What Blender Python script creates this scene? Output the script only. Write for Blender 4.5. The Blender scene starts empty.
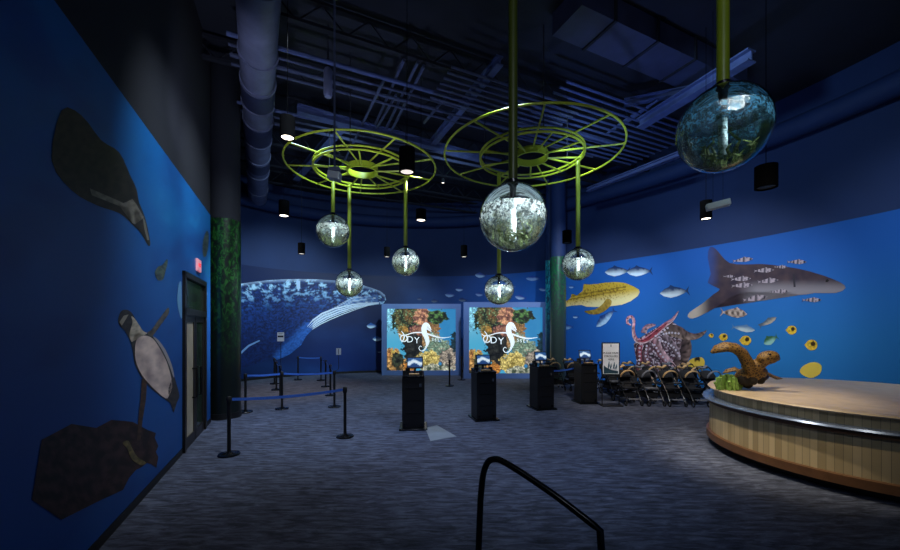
import bpy, bmesh, math, random
from mathutils import Vector, Matrix, noise
random.seed(7)
PI = math.pi
col = bpy.context.scene.collection
CAMZ = 2.15
FPX = 380.0
HY = 329.0

# ------------------------------------------------------------------ helpers
def s2l(c): return c/12.92 if c <= 0.04045 else ((c+0.055)/1.055)**2.4
def C(h):
    return tuple(s2l(int(h[i:i+2], 16)/255) for i in (0, 2, 4))
def mixc(a, b, t):
    t = max(0, min(1, t))
    return tuple(a[i]*(1-t)+b[i]*t for i in range(3))
def sm(a, b, x):
    t = max(0, min(1, (x-a)/(b-a))); return t*t*(3-2*t)
def P(px, py, Y): return Vector(((px-450)/FPX*Y, Y, CAMZ+(HY-py)/FPX*Y))
def G(px, py):
    Y = FPX*CAMZ/(py-HY); return Vector(((px-450)/FPX*Y, Y, 0))

def nt(name):
    m = bpy.data.materials.new(name); m.use_nodes = True
    return m, m.node_tree.nodes, m.node_tree.links, m.node_tree.nodes['Principled BSDF']
def mat(name, hexc, rough=.5, metal=0, var=.15, scale=8, bump=0, spec=.5, emis=None, es=0):
    m, N, L, b = nt(name)
    c = C(hexc) if isinstance(hexc, str) else hexc
    tc = N.new('ShaderNodeTexCoord'); no = N.new('ShaderNodeTexNoise'); no.inputs['Scale'].default_value = scale
    no.inputs['Detail'].default_value = 4
    L.new(tc.outputs['Object'], no.inputs['Vector'])
    r = N.new('ShaderNodeValToRGB')
    r.color_ramp.elements[0].position = .3; r.color_ramp.elements[1].position = .7
    r.color_ramp.elements[0].color = (*[x*(1-var) for x in c], 1)
    r.color_ramp.elements[1].color = (*[min(1, x*(1+var)) for x in c], 1)
    L.new(no.outputs['Fac'], r.inputs['Fac']); L.new(r.outputs['Color'], b.inputs['Base Color'])
    b.inputs['Roughness'].default_value = rough; b.inputs['Metallic'].default_value = metal
    b.inputs['Specular IOR Level'].default_value = spec
    if bump:
        bp = N.new('ShaderNodeBump'); bp.inputs['Strength'].default_value = bump; bp.inputs['Distance'].default_value = .02
        L.new(no.outputs['Fac'], bp.inputs['Height']); L.new(bp.outputs['Normal'], b.inputs['Normal'])
    if emis:
        b.inputs['Emission Color'].default_value = (*C(emis), 1); b.inputs['Emission Strength'].default_value = es
    return m
def vcmat(name, rough=.55, emit=0, spec=.3):
    m, N, L, b = nt(name)
    a = N.new('ShaderNodeVertexColor'); a.layer_name = 'ink'
    b.inputs['Roughness'].default_value = rough; b.inputs['Specular IOR Level'].default_value = spec
    if emit:
        L.new(a.outputs['Color'], b.inputs['Emission Color']); b.inputs['Emission Strength'].default_value = emit
        b.inputs['Base Color'].default_value = (.01, .01, .01, 1)
    else:
        L.new(a.outputs['Color'], b.inputs['Base Color'])
    return m

class MB:
    def __init__(s): s.v = []; s.f = []; s.mi = []; s.cur = 0
    def add(s, vs, fs):
        o = len(s.v); s.v += [Vector(v) for v in vs]
        for f in fs: s.f.append([i+o for i in f]); s.mi.append(s.cur)
        return s
    def box(s, c, d, rz=0, M=None):
        c = Vector(c); x, y, z = d[0]/2, d[1]/2, d[2]/2
        vs = [Vector((a*x, b*y, e*z)) for e in (-1, 1) for a, b in ((-1, -1), (1, -1), (1, 1), (-1, 1))]
        R = M if M else Matrix.Rotation(rz, 3, 'Z')
        return s.add([c+R@v for v in vs], [(3, 2, 1, 0), (4, 5, 6, 7), (0, 1, 5, 4), (1, 2, 6, 5), (2, 3, 7, 6), (3, 0, 4, 7)])
    def beam(s, a, b, w, h):
        a = Vector(a); b = Vector(b); d = (b-a).normalized()
        up = Vector((0, 0, 1)) if abs(d.z) < .95 else Vector((0, 1, 0))
        si = d.cross(up).normalized(); u = si.cross(d)
        vs = [p+si*x*w/2+u*z*h/2 for p in (a, b) for x, z in ((-1, -1), (1, -1), (1, 1), (-1, 1))]
        return s.add(vs, [(3, 2, 1, 0), (4, 5, 6, 7), (0, 1, 5, 4), (1, 2, 6, 5), (2, 3, 7, 6), (3, 0, 4, 7)])
    def tube(s, pts, r, n=8, cap=True, closed=False, flat=1.0, upv=None):
        pts = [Vector(p) for p in pts]; k = len(pts)
        rr = r if isinstance(r, (list, tuple)) else [r]*k
        rings = []; prev = None
        for i, p in enumerate(pts):
            if closed: d = pts[(i+1) % k]-pts[i-1]
            else: d = pts[min(i+1, k-1)]-pts[max(i-1, 0)]
            d.normalize()
            if upv is not None: u = Vector(upv)
            elif prev is None: u = Vector((0, 0, 1)) if abs(d.z) < .9 else Vector((1, 0, 0))
            else: u = prev
            si = d.cross(u)
            if si.length < 1e-6: si = d.cross(Vector((0, 1, .01)))
            si.normalize(); u = si.cross(d).normalized(); prev = u
            rings.append([p+(si*math.cos(t)+u*math.sin(t)*flat)*rr[i] for t in [2*PI*j/n for j in range(n)]])
        vs = [v for q in rings for v in q]; fs = []
        for i in range(k if closed else k-1):
            a = i*n; b = ((i+1) % k)*n
            for j in range(n): fs.append((a+j, a+(j+1) % n, b+(j+1) % n, b+j))
        if cap and not closed:
            fs.append(tuple(range(n-1, -1, -1))); fs.append(tuple((k-1)*n+j for j in range(n)))
        return s.add(vs, fs)
    def lathe(s, prof, c=(0, 0, 0), n=24, cap=True):
        c = Vector(c); vs = []; fs = []; k = len(prof)
        for r, z in prof:
            for j in range(n):
                t = 2*PI*j/n; vs.append(c+Vector((r*math.cos(t), r*math.sin(t), z)))
        for i in range(k-1):
            for j in range(n): fs.append((i*n+j, i*n+(j+1) % n, (i+1)*n+(j+1) % n, (i+1)*n+j))
        if cap and prof[0][0] > 1e-4: fs.append(tuple(range(n-1, -1, -1)))
        if cap and prof[-1][0] > 1e-4: fs.append(tuple((k-1)*n+j for j in range(n)))
        return s.add(vs, fs)
    def ball(s, c, r, n=16, sc=(1, 1, 1), M=None):
        c = Vector(c); vs = []; fs = []; k = n//2
        for i in range(k+1):
            a = PI*i/k
            for j in range(n):
                t = 2*PI*j/n; v = Vector((math.sin(a)*math.cos(t)*sc[0], math.sin(a)*math.sin(t)*sc[1], -math.cos(a)*sc[2]))*r
                vs.append(c+(M@v if M else v))
        for i in range(k):
            for j in range(n): fs.append((i*n+j, i*n+(j+1) % n, (i+1)*n+(j+1) % n, (i+1)*n+j))
        return s.add(vs, fs)
    def build(s, name, mats, parent=None, smooth=False, bevel=0):
        me = bpy.data.meshes.new(name); me.from_pydata([tuple(v) for v in s.v], [], s.f)
        mats = mats if isinstance(mats, list) else [mats]
        for m in mats: me.materials.append(m)
        for p, i in zip(me.polygons, s.mi): p.material_index = i
        bm = bmesh.new(); bm.from_mesh(me); bmesh.ops.remove_doubles(bm, verts=bm.verts, dist=1e-5)
        bmesh.ops.recalc_face_normals(bm, faces=bm.faces)
        bm.to_mesh(me); bm.free()
        o = bpy.data.objects.new(name, me); col.objects.link(o)
        if parent: o.parent = parent
        if smooth:
            me.polygons.foreach_set('use_smooth', [True]*len(me.polygons))
            es = o.modifiers.new('e', 'EDGE_SPLIT'); es.split_angle = math.radians(40)
        if bevel:
            b = o.modifiers.new('b', 'BEVEL'); b.width = bevel; b.segments = 2; b.limit_method = 'ANGLE'
        return o
def tag(o, label=None, cat=None, group=None, kind=None):
    if label: o['label'] = label
    if cat: o['category'] = cat
    if group: o['group'] = group
    if kind: o['kind'] = kind
    return o
def empty(name, loc, label, cat, group=None, rz=0):
    o = bpy.data.objects.new(name, None); col.objects.link(o); o.empty_display_size = .1
    o.location = loc; o.rotation_euler = (0, 0, rz)
    return tag(o, label, cat, group)
def copy_tree(o, loc=None, rz=None, label=None, group=None):
    def rec(q, par):
        c = q.copy(); col.objects.link(c)
        if par: c.parent = par
        for ch in list(q.children): rec(ch, c)
        return c
    c = rec(o, None)
    if loc is not None: c.location = loc
    if rz is not None: c.rotation_euler = (0, 0, rz)
    if label: c['label'] = label
    if group: c['group'] = group
    return c
def text_mesh(txt, size, M, m, name='lettering', parent=None, depth=.002, align='CENTER'):
    cu = bpy.data.curves.new('t', 'FONT'); cu.body = txt; cu.size = size; cu.align_x = align; cu.align_y = 'CENTER'; cu.extrude = depth; cu.resolution_u = 3
    t = bpy.data.objects.new('t', cu); col.objects.link(t)
    dg = bpy.context.evaluated_depsgraph_get(); dg.update()
    me = bpy.data.meshes.new_from_object(t.evaluated_get(dg)); me.transform(M); me.materials.clear(); me.materials.append(m)
    bpy.data.objects.remove(t); bpy.data.curves.remove(cu)
    o = bpy.data.objects.new(name, me); col.objects.link(o)
    if parent: o.parent = parent
    return o

# ------------------------------------------------------------------ materials
M = {}
M['navy'] = mat('navy_wall_paint', '0e2a5a', .75, var=.06, scale=1.5)
M['leftdark'] = mat('charcoal_blue_wall_paint', '131824', .85, var=.08, scale=1.5)
M['deck'] = mat('dark_painted_ceiling_deck', '171c2a', .8, var=.2, scale=2)
M['beam'] = mat('slate_painted_steel', '42507c', .7, var=.2, scale=5)
M['beamdk'] = mat('dark_painted_steel', '121724', .85, var=.2, scale=5)
M['conduit'] = mat('grey_conduit', '3c4562', .8, 0, var=.15)
M['duct'] = mat('grey_duct_metal', '666c88', .55, .1, var=.22, scale=3, bump=.1)
M['ductdk'] = mat('dark_duct_wrap', '2d3350', .6, 0, var=.2, scale=3)
M['black'] = mat('black_powder_coat', '08090c', .5, 0, var=.2)
M['canblack'] = mat('matte_black_lamp_housing', '050608', .9, 0, var=.1, spec=.05)
M['blackg'] = mat('black_satin_metal', '101318', .25, .3, var=.2)
M['rubber'] = mat('black_rubber', '0c0c0e', .8, 0, var=.2)
M['lime'] = mat('lime_painted_steel', 'a9b526', .45, 0, var=.1, scale=3)
M['olive'] = mat('olive_green_painted_pole', '6f7d18', .4, 0, var=.12, scale=3)
M['lens'] = mat('glowing_lamp_lens', 'fff2e0', .4, 0, var=.02, emis='fff0dc', es=7)
M['lensdim'] = mat('soft_glowing_lamp_lens', 'd8d0cc', .4, 0, var=.02, emis='f4e8e0', es=1.1)
M['white'] = mat('white_plastic', 'c9ccd0', .5, 0, var=.04)
M['panelframe'] = mat('slate_blue_screen_frame', '5f7cb4', .5, 0, var=.06, scale=2)
M['belt'] = mat('blue_woven_belt', '3a70d8', .7, 0, var=.15, scale=60)
M['tan'] = mat('tan_plastic', 'c09a68', .5, 0, var=.15, scale=10)
M['greyfab'] = mat('grey_stroller_fabric', '6a6c74', .9, 0, var=.2, scale=30)
M['fab'] = mat('black_stroller_fabric', '15161b', .9, 0, var=.25, scale=30, bump=.2)
M['chrome'] = mat('brushed_steel', '9aa0aa', .25, .9, var=.1)
M['sand'] = mat('pale_counter_top', 'b9a68c', .4, 0, var=.12, scale=6)
M['trimwood'] = mat('brown_trim', '6b4a30', .4, 0, var=.15, scale=6)
M['bluerail'] = mat('grey_blue_counter_edge', '6d7fa0', .22, .4, var=.08)
M['rock'] = mat('dark_rock', '1e1712', .9, 0, var=.5, scale=9, bump=.8)
M['green'] = mat('green_sea_plant', '7aa048', .7, 0, var=.5, scale=20, bump=.5)
M['beige'] = mat('glass_painted_room_light', 'b8ad94', .35, 0, var=.2, scale=3)  # beige paints in the reflection and lit room beyond the door glass
M['greyglass'] = mat('green_grey_glass', '2e3c34', .12, 0, var=.4, scale=3)
M['dframe'] = mat('dark_bronze_door_frame', '26221f', .4, .3, var=.1)
M['mat'] = mat('pale_floor_patch', '8d98a0', .6, 0, var=.08, scale=4)
M['ledgrey'] = mat('grey_projector_shell', 'b8bcb4', .4, 0, var=.04)
M['print'] = vcmat('printed_mural_vinyl')
M['screen'] = vcmat('backlit_screen_picture', emit=1.0)
M['logo'] = mat('glowing_white_logo', 'e8f0f2', .5, 0, var=.02, emis='d4e0e6', es=.72)
M['tablet'] = vcmat('tablet_screen_picture', emit=.95)
M['redlet'] = mat('red_exit_letters', 'd02030', .5, 0, emis='e02838', es=1.0)
M['exitpanel'] = mat('pinkish_exit_panel', 'd8a0a8', .5, 0, emis='c87888', es=.55)
M['ink'] = mat('black_print', '14161a', .6)
M['oversign'] = mat('pale_blue_sign_board', 'f6f8fa', .5, 0, var=.05)

# floor carpet
m, N, L, b = nt('striped_carpet'); M['carpet'] = m
tc = N.new('ShaderNodeTexCoord'); mp = N.new('ShaderNodeMapping'); mp.inputs['Scale'].default_value = (2.0, 9, 1); mp.inputs['Rotation'].default_value = (0, 0, .12)
no = N.new('ShaderNodeTexNoise'); no.inputs['Scale'].default_value = 1.6; no.inputs['Detail'].default_value = 6; no.inputs['Roughness'].default_value = .7; no.inputs['Distortion'].default_value = .6
L.new(tc.outputs['Object'], mp.inputs['Vector']); L.new(mp.outputs['Vector'], no.inputs['Vector'])
r = N.new('ShaderNodeValToRGB'); e = r.color_ramp.elements
e[0].position = .36; e[0].color = (*C('2a2f3c'), 1); e[1].position = .66; e[1].color = (*C('727a90'), 1)
q = e.new(.5); q.color = (*C('4b5266'), 1)
L.new(no.outputs['Fac'], r.inputs['Fac']); L.new(r.outputs['Color'], b.inputs['Base Color'])
b.inputs['Roughness'].default_value = .72; b.inputs['Specular IOR Level'].default_value = .35
n2 = N.new('ShaderNodeTexNoise'); n2.inputs['Scale'].default_value = 60; L.new(tc.outputs['Object'], n2.inputs['Vector'])
bp = N.new('ShaderNodeBump'); bp.inputs['Strength'].default_value = .4; bp.inputs['Distance'].default_value = .01
L.new(n2.outputs['Fac'], bp.inputs['Height']); L.new(bp.outputs['Normal'], b.inputs['Normal'])

# kelp wrap of the columns
def kelpmat(name, g1, g2, base, zlo, zhi):
    m, N, L, b = nt(name)
    tc = N.new('ShaderNodeTexCoord'); no = N.new('ShaderNodeTexNoise'); no.inputs['Scale'].default_value = 6; no.inputs['Detail'].default_value = 5; no.inputs['Distortion'].default_value = 1.5
    mp = N.new('ShaderNodeMapping'); mp.inputs['Scale'].default_value = (1.6, 1.6, .9)
    L.new(tc.outputs['Object'], mp.inputs['Vector']); L.new(mp.outputs['Vector'], no.inputs['Vector'])
    r = N.new('ShaderNodeValToRGB'); e = r.color_ramp.elements
    e[0].position = .42; e[0].color = (*C(base), 1); e[1].position = .62; e[1].color = (*C(g2), 1); q = e.new(.52); q.color = (*C(g1), 1)
    L.new(no.outputs['Fac'], r.inputs['Fac'])
    sx = N.new('ShaderNodeSeparateXYZ'); L.new(tc.outputs['Object'], sx.inputs['Vector'])
    mr = N.new('ShaderNodeMapRange'); mr.inputs['From Min'].default_value = zlo; mr.inputs['From Max'].default_value = zhi
    L.new(sx.outputs['Z'], mr.inputs['Value'])
    mx = N.new('ShaderNodeMix'); mx.data_type = 'RGBA'; L.new(mr.outputs['Result'], mx.inputs[0])
    mx.inputs[6].default_value = (*C(base), 1); L.new(r.outputs['Color'], mx.inputs[7])
    L.new(mx.outputs[2], b.inputs['Base Color']); b.inputs['Roughness'].default_value = .3; b.inputs['Metallic'].default_value = .35
    return m
M['kelp1'] = kelpmat('green_kelp_column_wrap', '123f1c', '2f6a2c', '151d1c', 1.2, 3.8)
M['kelp2'] = kelpmat('teal_kelp_column_wrap', '1a5a48', '2a7a44', '3c4c4a', 1.8, 4.4)
M['kelp3'] = kelpmat('turquoise_kelp_column_wrap', '1aa0b4', '3cc8d0', '2c5a78', 1.6, 3.6)

# counter cladding
m, N, L, b = nt('vertical_bamboo_cladding'); M['clad'] = m
tc = N.new('ShaderNodeTexCoord'); sx = N.new('ShaderNodeSeparateXYZ'); L.new(tc.outputs['Object'], sx.inputs['Vector'])
at = N.new('ShaderNodeMath'); at.operation = 'ARCTAN2'; L.new(sx.outputs['Y'], at.inputs[0]); L.new(sx.outputs['X'], at.inputs[1])
mu = N.new('ShaderNodeMath'); mu.operation = 'MULTIPLY'; mu.inputs[1].default_value = 26; L.new(at.outputs[0], mu.inputs[0])
fr = N.new('ShaderNodeMath'); fr.operation = 'FRACT'; L.new(mu.outputs[0], fr.inputs[0])
fl = N.new('ShaderNodeMath'); fl.operation = 'FLOOR'; L.new(mu.outputs[0], fl.inputs[0])
wn = N.new('ShaderNodeTexWhiteNoise'); wn.noise_dimensions = '1D'; L.new(fl.outputs[0], wn.inputs['W'])
r = N.new('ShaderNodeValToRGB'); e = r.color_ramp.elements; e[0].color = (*C('a8946c'), 1); e[1].color = (*C('d2bd92'), 1)
L.new(wn.outputs['Value'], r.inputs['Fac'])
gt = N.new('ShaderNodeMath'); gt.operation = 'GREATER_THAN'; gt.inputs[1].default_value = .06; L.new(fr.outputs[0], gt.inputs[0])
mx = N.new('ShaderNodeMix'); mx.data_type = 'RGBA'; L.new(gt.outputs[0], mx.inputs[0]); mx.inputs[6].default_value = (*C('7a7056'), 1); L.new(r.outputs['Color'], mx.inputs[7])
L.new(mx.outputs[2], b.inputs['Base Color']); b.inputs['Roughness'].default_value = .5

# turtle hide
m, N, L, b = nt('mottled_turtle_skin'); M['turtle'] = m
tc = N.new('ShaderNodeTexCoord'); vo = N.new('ShaderNodeTexVoronoi'); vo.inputs['Scale'].default_value = 22; vo.feature = 'DISTANCE_TO_EDGE'
L.new(tc.outputs['Object'], vo.inputs['Vector'])
r = N.new('ShaderNodeValToRGB'); e = r.color_ramp.elements; e[0].position = .06; e[0].color = (*C('7e5e28'), 1); e[1].position = .22; e[1].color = (*C('38230c'), 1)
L.new(vo.outputs['Distance'], r.inputs['Fac']); L.new(r.outputs['Color'], b.inputs['Base Color']); b.inputs['Roughness'].default_value = .6

# clear sphere materials
m, N, L, b = nt('clear_acrylic_shell'); M['shell'] = m
tr = N.new('ShaderNodeBsdfTransparent'); tr.inputs['Color'].default_value = (.97, .98, .98, 1)
gl = N.new('ShaderNodeBsdfGlossy'); gl.inputs['Roughness'].default_value = .03; gl.inputs['Color'].default_value = (.9, .95, 1, 1)
lw = N.new('ShaderNodeFresnel'); lw.inputs['IOR'].default_value = 1.5
mu = N.new('ShaderNodeMath'); mu.operation = 'MULTIPLY'; mu.inputs[1].default_value = 1.3; mu.use_clamp = True; L.new(lw.outputs[0], mu.inputs[0])
ms = N.new('ShaderNodeMixShader'); L.new(mu.outputs[0], ms.inputs[0]); L.new(tr.outputs[0], ms.inputs[1]); L.new(gl.outputs[0], ms.inputs[2])
L.new(ms.outputs[0], N['Material Output'].inputs['Surface'])
def liquidmat(name, lo, hi, ca, cb):
    """Clear liquid with pale speckles that paint in refracted room light: part see-through, part scattering, with a glossy skin."""
    m, N, L, b = nt(name); N.remove(b)
    tc = N.new('ShaderNodeTexCoord'); no = N.new('ShaderNodeTexNoise'); no.inputs['Scale'].default_value = 26; no.inputs['Detail'].default_value = 8; no.inputs['Roughness'].default_value = .75; no.inputs['Distortion'].default_value = .8
    L.new(tc.outputs['Object'], no.inputs['Vector'])
    r = N.new('ShaderNodeValToRGB'); e = r.color_ramp.elements; e[0].position = .46; e[1].position = .56
    e[0].color = (lo, lo, lo, 1); e[1].color = (hi, hi, hi, 1); L.new(no.outputs['Fac'], r.inputs['Fac'])
    # pale band near the surface paints in refracted brightness, olive lower down
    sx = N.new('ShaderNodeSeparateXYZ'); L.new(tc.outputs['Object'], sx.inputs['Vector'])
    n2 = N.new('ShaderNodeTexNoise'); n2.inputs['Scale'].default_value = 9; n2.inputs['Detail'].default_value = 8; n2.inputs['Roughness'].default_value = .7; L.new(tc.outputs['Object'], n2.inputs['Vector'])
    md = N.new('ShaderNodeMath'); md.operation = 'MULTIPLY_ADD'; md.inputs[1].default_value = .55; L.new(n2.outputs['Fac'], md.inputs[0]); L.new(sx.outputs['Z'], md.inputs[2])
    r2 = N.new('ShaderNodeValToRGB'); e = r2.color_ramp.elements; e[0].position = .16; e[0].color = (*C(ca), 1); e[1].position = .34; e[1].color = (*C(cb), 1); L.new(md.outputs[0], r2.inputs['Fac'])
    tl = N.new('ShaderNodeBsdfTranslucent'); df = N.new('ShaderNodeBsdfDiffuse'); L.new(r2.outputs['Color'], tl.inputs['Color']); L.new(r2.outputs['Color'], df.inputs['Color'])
    m1 = N.new('ShaderNodeMixShader'); m1.inputs[0].default_value = .4; L.new(tl.outputs[0], m1.inputs[1]); L.new(df.outputs[0], m1.inputs[2])
    tr = N.new('ShaderNodeBsdfTransparent'); tr.inputs['Color'].default_value = (.88, .94, .95, 1)
    m2 = N.new('ShaderNodeMixShader'); L.new(r.outputs['Color'], m2.inputs[0]); L.new(tr.outputs[0], m2.inputs[1]); L.new(m1.outputs[0], m2.inputs[2])
    gl = N.new('ShaderNodeBsdfGlossy'); gl.inputs['Roughness'].default_value = .05; gl.inputs['Color'].default_value = (.3, .3, .3, 1); fr = N.new('ShaderNodeFresnel'); fr.inputs['IOR'].default_value = 1.33
    bp = N.new('ShaderNodeBump'); bp.inputs['Strength'].default_value = .5; bp.inputs['Distance'].default_value = .02; L.new(no.outputs['Fac'], bp.inputs['Height']); L.new(bp.outputs['Normal'], gl.inputs['Normal'])
    m3 = N.new('ShaderNodeMixShader'); L.new(fr.outputs[0], m3.inputs[0]); L.new(m2.outputs[0], m3.inputs[1]); L.new(gl.outputs[0], m3.inputs[2])
    L.new(m3.outputs[0], N['Material Output'].inputs['Surface']); return m
M['liquid'] = liquidmat('painted_refraction_liquid', .06, .85, '555a48', 'e8f2f4')
M['liquidteal'] = liquidmat('painted_refraction_teal_liquid', .12, .8, '1c2a18', '5a98bc')
M['weeddk'] = mat('olive_water_plant', '4a5528', .7, 0, var=.5, scale=25)
M['core'] = mat('frosted_glowing_tube', 'e8eeee', .5, 0, var=.1, emis='d8f0f0', es=.55)
M['coredim'] = mat('frosted_dim_tube', '7f9498', .5, 0, var=.3, scale=20)
M['shadedolive'] = mat('shaded_olive_pole', '3c460c', .45, 0, var=.12, scale=3)  # pole green darkened in colour to offset the front fill spot
M['weed'] = mat('olive_water_plant', '5f6d3a', .7, 0, var=.5, scale=25)

# ------------------------------------------------------------------ wall curves
ctrl = [(-9.4, 8.9), (-10, 11), (-9.6, 13.4), (-8.6, 15.6), (-7.2, 17.2), (-5.3, 18.3), (-3, 19), (0, 19.1), (2.9, 18.2), (5.0, 16.5), (7, 14.1), (8.4, 12), (9.3, 10.2), (10.0, 8), (10.4, 5), (10.5, 1), (10.5, -5)]
def spline(pts, n):
    out = []
    for i in range(len(pts)-1):
        p0 = Vector(pts[max(i-1, 0)]); p1 = Vector(pts[i]); p2 = Vector(pts[i+1]); p3 = Vector(pts[min(i+2, len(pts)-1)])
        for j in range(n):
            t = j/n
            out.append(.5*((2*p1)+(p2-p0)*t+(2*p0-5*p1+4*p2-p3)*t*t+(3*p1-p0-3*p2+p3)*t**3))
    out.append(Vector(pts[-1])); return out
BW = spline(ctrl, 24)
MT = 4.80
def backhit(px, off=0.0):
    k = (px-450)/FPX
    best = None
    for i in range(len(BW)-1):
        a, b_ = BW[i], BW[i+1]
        fa = a.x-k*a.y; fb = b_.x-k*b_.y
        if fa*fb <= 0 and fa != fb and max(a.y, b_.y) > .5:
            t = fa/(fa-fb); p = a.lerp(b_, t)
            d = (b_-a).normalized(); n = Vector((d.y, -d.x))
            if best is None or p.y > best[0].y: best = (p, n)
    return best
_hc = {}
def back_pt(px, py, off):
    key = round(px, 2)
    if key not in _hc: _hc[key] = backhit(px)
    p, n = _hc[key]
    z = CAMZ+(HY-py)/FPX*p.y
    q = p+n*off
    return Vector((q.x, q.y, z))
LN = Vector((1, .413)).normalized()       # normal of the left wall, into the room
def left_pt(px, py, off):
    k = (px-450)/FPX; Y = -1.917/(k+.413)
    z = CAMZ+(HY-py)/FPX*Y
    return Vector((k*Y+LN.x*off, Y+LN.y*off, z))
def leftw(Y, z, off=0): return Vector((-1.917-.413*Y+LN.x*off, Y+LN.y*off, z))

def printed(name, outline, cf, parent, surf, off, step=2.5, m=None):
    """A printed figure of the mural: its outline cut into small cells that carry the ink colours."""
    if surf is back_pt:
        for s in range(1, 3):
            pass
    bm = bmesh.new()
    vs = [bm.verts.new((x, y, 0)) for x, y in outline]
    f = bm.faces.new(vs)
    bmesh.ops.triangulate(bm, faces=[f])
    xs = [p[0] for p in outline]; ys = [p[1] for p in outline]
    x = min(xs)+step
    while x < max(xs):
        bmesh.ops.bisect_plane(bm, geom=bm.verts[:]+bm.edges[:]+bm.faces[:], plane_co=(x, 0, 0), plane_no=(1, 0, 0)); x += step
    y = min(ys)+step
    while y < max(ys):
        bmesh.ops.bisect_plane(bm, geom=bm.verts[:]+bm.edges[:]+bm.faces[:], plane_co=(0, y, 0), plane_no=(0, 1, 0)); y += step
    pix = [(v.co.x, v.co.y) for v in bm.verts]
    for v, (a, b_) in zip(bm.verts, pix): v.co = surf(a, b_, off)
    me = bpy.data.meshes.new(name); bm.to_mesh(me); bm.free()
    at = me.color_attributes.new('ink', 'FLOAT_COLOR', 'POINT')
    for i, (a, b_) in enumerate(pix): at.data[i].color = (*cf(a, b_), 1)
    me.materials.append(m or M['print'])
    o = bpy.data.objects.new(name, me); col.objects.link(o); o.parent = parent
    return o
def smooth_poly(pts, n=4):
    out = []; k = len(pts)
    for i in range(k):
        p0, p1, p2, p3 = [Vector(pts[(i+j-1) % k]) for j in range(4)]
        for j in range(n):
            t = j/n; v = .5*((2*p1)+(p2-p0)*t+(2*p0-5*p1+4*p2-p3)*t*t+(3*p1-p0-3*p2+p3)*t**3); out.append((v.x, v.y))
    return out
def nz(x, y, s, seed=0): return noise.fractal(Vector((x*s, y*s, seed)), 1.0, 2.0, 4)

# ------------------------------------------------------------------ setting
WT = 7.6; CZ = 8.5
mb = MB(); mb.add([(-14, -6, 0), (13, -6, 0), (13, 21, 0), (-14, 21, 0), (-14, -6, -.1), (13, -6, -.1), (13, 21, -.1), (-14, 21, -.1)], [(0, 1, 2, 3), (7, 6, 5, 4), (0, 1, 5, 4), (1, 2, 6, 5), (2, 3, 7, 6), (3, 0, 4, 7)])
tag(mb.build('floor', M['carpet']), kind='structure')
mb = MB(); mb.box((-.5, 7.5, CZ+.1), (27, 27, .2)); tag(mb.build('ceiling', M['deck']), kind='structure')
def ribbon(pts, z0, z1, th, side=-1):
    """Thick wall following pts; thickness goes behind the visible face."""
    mb = MB(); vs = []; k = len(pts)
    for i, p in enumerate(pts):
        d = (pts[min(i+1, k-1)]-pts[max(i-1, 0)]).normalized(); n = Vector((d.y, -d.x))
        for q in (p, p-n*th): vs += [(q.x, q.y, z0), (q.x, q.y, z1)]
    fs = []
    for i in range(k-1):
        a = i*4; b_ = a+4
        fs += [(a, b_, b_+1, a+1), (a+2, a+3, b_+3, b_+2), (a+1, b_+1, b_+3, a+3), (a, a+2, b_+2, b_)]
    fs += [(0, 1, 3, 2), ((k-1)*4, (k-1)*4+2, (k-1)*4+3, (k-1)*4+1)]
    mb.add(vs, fs); return mb
tag(ribbon(BW, 0, CZ, .2).build('wall_back', M['navy']), kind='structure')
def inset(pts, off):
    out = []; k = len(pts)
    for i, p in enumerate(pts):
        d = (pts[min(i+1, k-1)]-pts[max(i-1, 0)]).normalized(); n = Vector((d.y, -d.x)); out.append(p+n*off)
    return out
tag(ribbon(inset(BW, .035), 0, .1, .03).build('baseboard_back', M['black']), kind='structure')
# rounded soffit that follows the top of the curved wall
so = [Vector((p.x, p.y, 7.45)) for p in inset(BW[20:], .28)]
tag(MB().tube(so, .27, 12).build('trim_soffit', M['navy'], smooth=True), kind='structure')

# left wall with a real door opening
D0, D1, DH = 6.55, 8.2, 3.16
mb = MB()
def lpanel(mb, a, b_, z0, z1, th=.2, off=0):
    vs = [leftw(y, z, o) for o in (off, off-th) for y, z in ((a, z0), (b_, z0), (b_, z1), (a, z1))]
    mb.add(vs, [(0, 1, 2, 3), (7, 6, 5, 4), (0, 4, 5, 1), (1, 5, 6, 2), (2, 6, 7, 3), (3, 7, 4, 0)])
lpanel(mb, 0, D0, 0, CZ); lpanel(mb, D1, 8.78, 0, CZ); lpanel(mb, D0, D1, DH, CZ)
lw_ = tag(mb.build('wall_left', M['leftdark']), kind='structure')
mb = MB(); a = leftw(0, 0); mb.box((a.x-.1, -2.6, CZ/2), (.2, 5.2, CZ)); tag(mb.build('wall_entry', M['leftdark']), kind='structure')
a = leftw(8.78, 0, -.1)
mb = MB(); mb.box(((a.x-9.5)/2-.1, 8.85, CZ/2), (abs(-9.5-a.x)-.1, .2, CZ)); tag(mb.build('wall_return', M['leftdark']), kind='structure')
mb = MB(); lpanel(mb, 0, D0-.06, 0, .1, .02, .022); lpanel(mb, D1+.06, 8.78, 0, .1, .02, .022); tag(mb.build('baseboard_left', M['black']), kind='structure')

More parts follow.
